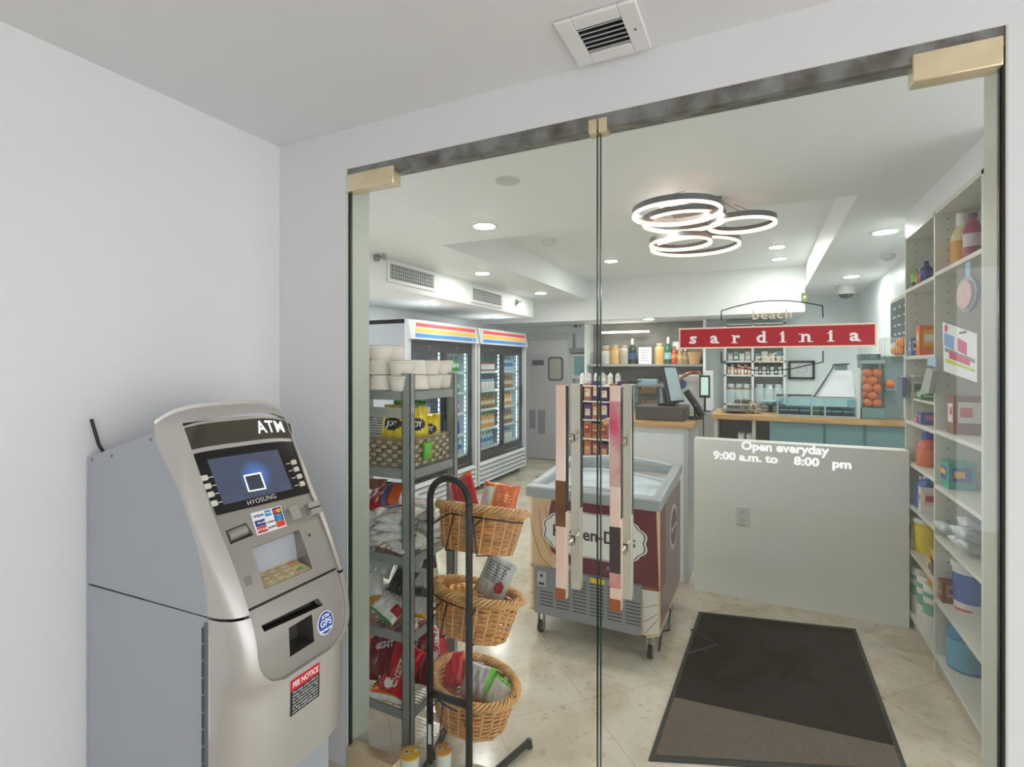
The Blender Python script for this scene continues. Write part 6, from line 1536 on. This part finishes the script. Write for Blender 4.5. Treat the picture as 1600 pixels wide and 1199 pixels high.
# deli case
g0, g1 = onY(1215, 620, 3.62), onY(1338, 646, 3.62)
dc = thing('deli_case', 'low glass deli case of dark tubs on the service counter', 'display case', ((g0.x+g1.x)/2, 3.8, ZC))
DZ = g0.z
MB().box(g0.x, g1.x, 3.62, 3.624, ZC+.002, DZ).box(g0.x, g0.x+.004, 3.62, 4.1, ZC+.002, DZ).box(g1.x-.004, g1.x, 3.62, 4.1, ZC+.002, DZ).box(g0.x, g1.x, 3.62, 4.1, DZ-.004, DZ).build('glass', glass_teal, dc, smooth=0)
xx_ = [onY(p, 630, 3.62).x for p in (1215, 1268, 1289, 1338)]
fm = MB()
for x in xx_: fm.box(x-.006, x+.006, 3.612, 3.624, ZC+.001, DZ)
fm.box(g0.x, g1.x, 3.61, 3.622, DZ-.01, DZ+.002).box(g0.x, g1.x, 3.61, 3.622, ZC+.001, ZC+.014)
fm.build('frame', M(186, 200, 204), dc, smooth=0)
for i in range(7):
    x = g0.x+.05+(g1.x-g0.x-.1)*i/6; c = ((44, 40, 80), (64, 50, 96), (30, 60, 90), (120, 118, 70), (40, 34, 70), (56, 44, 84), (30, 70, 100))[i]
    o = MB().box(-.036, .036, -.12, .12, 0, .07, 0).box(-.036, .036, -.1205, -.12, .04, .055, 1).build('food_tub', [M(*c), M(200, 200, 190)], None, origin=(0, 0, 0), bevel=.003); o.location = (x, 3.78, ZC+.002)
    tag(o, 'dark food tub in the row inside the low glass deli case', 'tub', 'food tubs in the deli case')
# white hooded machine
h = [onY(1272, 618, 3.72), onY(1338, 618, 3.72), onY(1343, 575, 4.0), onY(1300, 575, 4.0)]
hm_ = thing('white_hood_machine', 'white sloping hooded machine on top of the deli case', 'machine', ((h[0].x+h[1].x)/2, 3.9, DZ))
z0_ = DZ+.003
MB().hexa([(h[0].x, 3.70, z0_), (h[1].x, 3.70, z0_), (h[1].x, 4.1, z0_), (h[0].x, 4.1, z0_), (h[0].x+.16, 3.95, h[2].z-.02), (h[1].x, 3.95, h[2].z-.02), (h[1].x, 4.1, h[2].z-.02), (h[0].x+.16, 4.1, h[2].z-.02)]).build('hood', mat('hood_white', (232, 238, 244), .12), hm_, bevel=.006)
MB().tube([(h[0].x-.0, 3.69, z0_+.005), (h[0].x+.155, 3.94, h[2].z-.015), (h[0].x+.17, 3.96, h[2].z+.03), (h[1].x-.02, 3.96, h[2].z+.035)], .007, 8).build('hood_edge', M(56, 80, 88), hm_)
MB().box(h[0].x+.18, h[1].x-.03, 3.98, 4.08, h[2].z-.019, h[2].z+.035).build('tray', M(140, 160, 160), hm_, bevel=.004)
tr2 = onY(1338, 640, 3.66)
MB().box(tr2.x+.001, tr2.x+.022, 3.62, 3.64, ZC+.001, onY(1342, 575, 3.63).z).build('white_post', M(226, 234, 236), label='narrow white post beside the deli case carrying the juicer screen', cat='post')
# orange juicer
j0, j1 = onY(1347, 563, 3.62), onY(1383, 640, 3.62)
ju = thing('orange_juicer', 'tall glass-fronted juicer packed with peeled orange fruit', 'juicer', ((j0.x+j1.x)/2, 3.74, ZC))
MB().box(j0.x, j1.x, 3.62, 3.86, ZC+.001, ZC+.09).build('base', M(120, 160, 156), ju, bevel=.004)
MB().box(j0.x, j1.x, 3.84, 3.86, ZC+.09, j0.z).box(j0.x, j1.x, 3.62, 3.86, j0.z-.03, j0.z).build('housing', M(150, 176, 176), ju, bevel=.003)
MB().box(j0.x, j1.x, 3.62, 3.626, ZC+.09, j0.z-.03).box(j0.x, j0.x+.006, 3.626, 3.84, ZC+.09, j0.z-.03).box(j1.x-.006, j1.x, 3.626, 3.84, ZC+.09, j0.z-.03).build('glass', glass_clear, ju, smooth=0)
def sphere_mb(r, n=16):
    return MB().lathe([(max(.0004, r*math.sin(PI*i/10)), r-r*math.cos(PI*i/10)) for i in range(11)], (0, 0, 0), n)
orange_m = mat('orange_peel', (240, 140, 44), .4, bump=.3, bscale=300); of_m = mat('orange_flesh', (238, 112, 62), .4, col2=(244, 150, 90), vscale=50)
O1 = None
rr = .036; jx0, jx1 = j0.x+.045, j1.x-.045
for lvl in range(7):
    z = ZC+.092+.062*lvl
    for i in range(3):
        x = jx0+(jx1-jx0)*i/2
        if z+.075 > j0.z-.03: continue
        o = sphere_mb(rr).build('orange_fruit', of_m, None, origin=(0, 0, 0)) if O1 is None else O1.copy()
        if O1 is None: O1 = o
        else: C.objects.link(o)
        o.location = (x, 3.675+.055*((i+lvl) % 2), z); tag(o, 'reddish orange fruit stacked inside the glass-fronted juicer', 'orange', 'fruit inside the juicer')
MB().cyl(((j0.x+j1.x)/2, 3.67, j0.z-.12), ((j0.x+j1.x)/2, 3.67, j0.z-.26), .004, 8).build('spindle', M(50, 50, 54), ju)
q = onY(1385, 601, 3.66); o = O1.copy(); C.objects.link(o); o.location = (j1.x+.04, 3.66, q.z-.03); tag(o, 'single orange fruit held on the knob beside the juicer', 'orange'); o['group'] = 'loose orange'
MB().cyl((j1.x, 3.70, q.z-.045), (j1.x+.075, 3.70, q.z-.045), .006, 8).box(j1.x+.005, j1.x+.075, 3.63, 3.73, q.z-.042, q.z-.034).build('side_tray', M(150, 180, 180), ju)
tq = onY(1365, 549, 3.7)
tr_ = MB().prism(rrect(j0.x-.01, j1.x-.02, 3.64, 3.84, .03), lambda a, b: (a, b, j0.z+.001), lambda a, b: (a, b, j0.z+.05))
tr_.build('fruit_tray', mat('tray_grey', (120, 136, 138), .4, col2=(80, 96, 100), vscale=30), label='grey-green slotted tray on top of the juicer', cat='tray')
# wire basket of oranges
w0, w1 = onY(1385, 528, 3.62), onY(1424, 556, 3.62)
bkx0, bkx1 = j1.x+.004, 1.05
wbk = thing('wire_fruit_basket', 'wire basket of oranges raised beside the juicer', 'basket', ((bkx0+bkx1)/2, 3.74, w1.z))
wm = MB(); wy0, wy1 = 3.62, 3.86
for z in (w1.z, w0.z): wm.tube([(bkx0, wy0, z), (bkx1, wy0, z), (bkx1, wy1, z), (bkx0, wy1, z)], .0025, 6, closed=True)
for i in range(9): x = bkx0+(bkx1-bkx0)*i/8; wm.cyl((x, wy0, w1.z), (x, wy0, w0.z), .0016, 5).cyl((x, wy1, w1.z), (x, wy1, w0.z), .0016, 5).cyl((x, wy0, w1.z), (x, wy1, w1.z), .0016, 5)
for i in range(6): y = wy0+(wy1-wy0)*i/5; wm.cyl((bkx0, y, w1.z), (bkx0, y, w0.z), .0016, 5).cyl((bkx1, y, w1.z), (bkx1, y, w0.z), .0016, 5)
wm.build('wire_frame', mat('pale_wire', (206, 214, 206), .4, .4), wbk)
MB().box(bkx0+.005, bkx1, wy0+.13, wy1, ZC+.001, w1.z-.004).build('support_cabinet', mat('blue_grey_cabinet', (150, 176, 180), .3), label='pale blue-green glass cabinet under the wire fruit basket', cat='cabinet')
OR2 = sphere_mb(.04).build('orange', orange_m, None, origin=(0, 0, 0)); first = True
for (x, y, z) in ((0.03, 0, 0), (.115, .01, 0), (.20, 0, 0), (.07, .075, 0), (.16, .08, 0), (.07, .03, .065), (.155, .035, .065), (.25, .07, 0)):
    o = OR2 if first else OR2.copy()
    if not first: C.objects.link(o)
    first = False
    o.location = (bkx0+.05+x, wy0+.05+y, w1.z+.003+z); tag(o, 'whole orange piled in the wire basket beside the chalkboard', 'orange', 'oranges in the wire basket')
# chalkboard menu on the right wall
cx0, cx1 = onX(1396, 470, 1.074), onX(1424, 470, 1.074)
cbz1, cbz0 = onX(1396, 470, 1.074).z, onX(1396, 542, 1.074).z
cb_ = thing('chalkboard_menu', 'dark chalkboard menu with pale frame on the wall beyond the shelf unit', 'chalkboard', (1.07, (cx0.y+3.2)/2, cbz0))
MB().box(1.05, 1.074, 3.2, cx0.y, cbz0, cbz1).build('frame', M(214, 208, 192), cb_, smooth=0)
MB().box(1.046, 1.05, 3.23, cx0.y-.04, cbz0+.03, cbz1-.03).build('slate', mat('slate', (84, 96, 98), .6, col2=(60, 84, 88), vscale=6), cb_, smooth=0)
kk = MB()
for i in range(7):
    for j in range(5): kk.box(1.0445, 1.046, 3.3+.17*j+R.uniform(0, .03), 3.36+.17*j+R.uniform(0, .07), cbz1-.10-.075*i, cbz1-.085-.075*i)
kk.build('chalk_marks', M(190, 200, 200), cb_, smooth=0)
# monitor arm / grinder on the shelf by the sign end
q = onY(1392, 510, 3.75)
# outlet on the half wall
q = onY(1160, 806, 2.145)
ol = thing('wall_outlet', 'white double socket plate on the front of the half wall', 'outlet', (q.x, 2.145, q.z-.06))
MB().box(q.x-.036, q.x+.036, 2.138, 2.1449, q.z-.058, q.z+.058).build('plate', M(222, 224, 222), ol, bevel=.002)
MB().box(q.x-.016, q.x+.016, 2.136, 2.138, q.z+.008, q.z+.04).box(q.x-.016, q.x+.016, 2.136, 2.138, q.z-.04, q.z-.008).build('sockets', M(206, 208, 206), ol, bevel=.001)
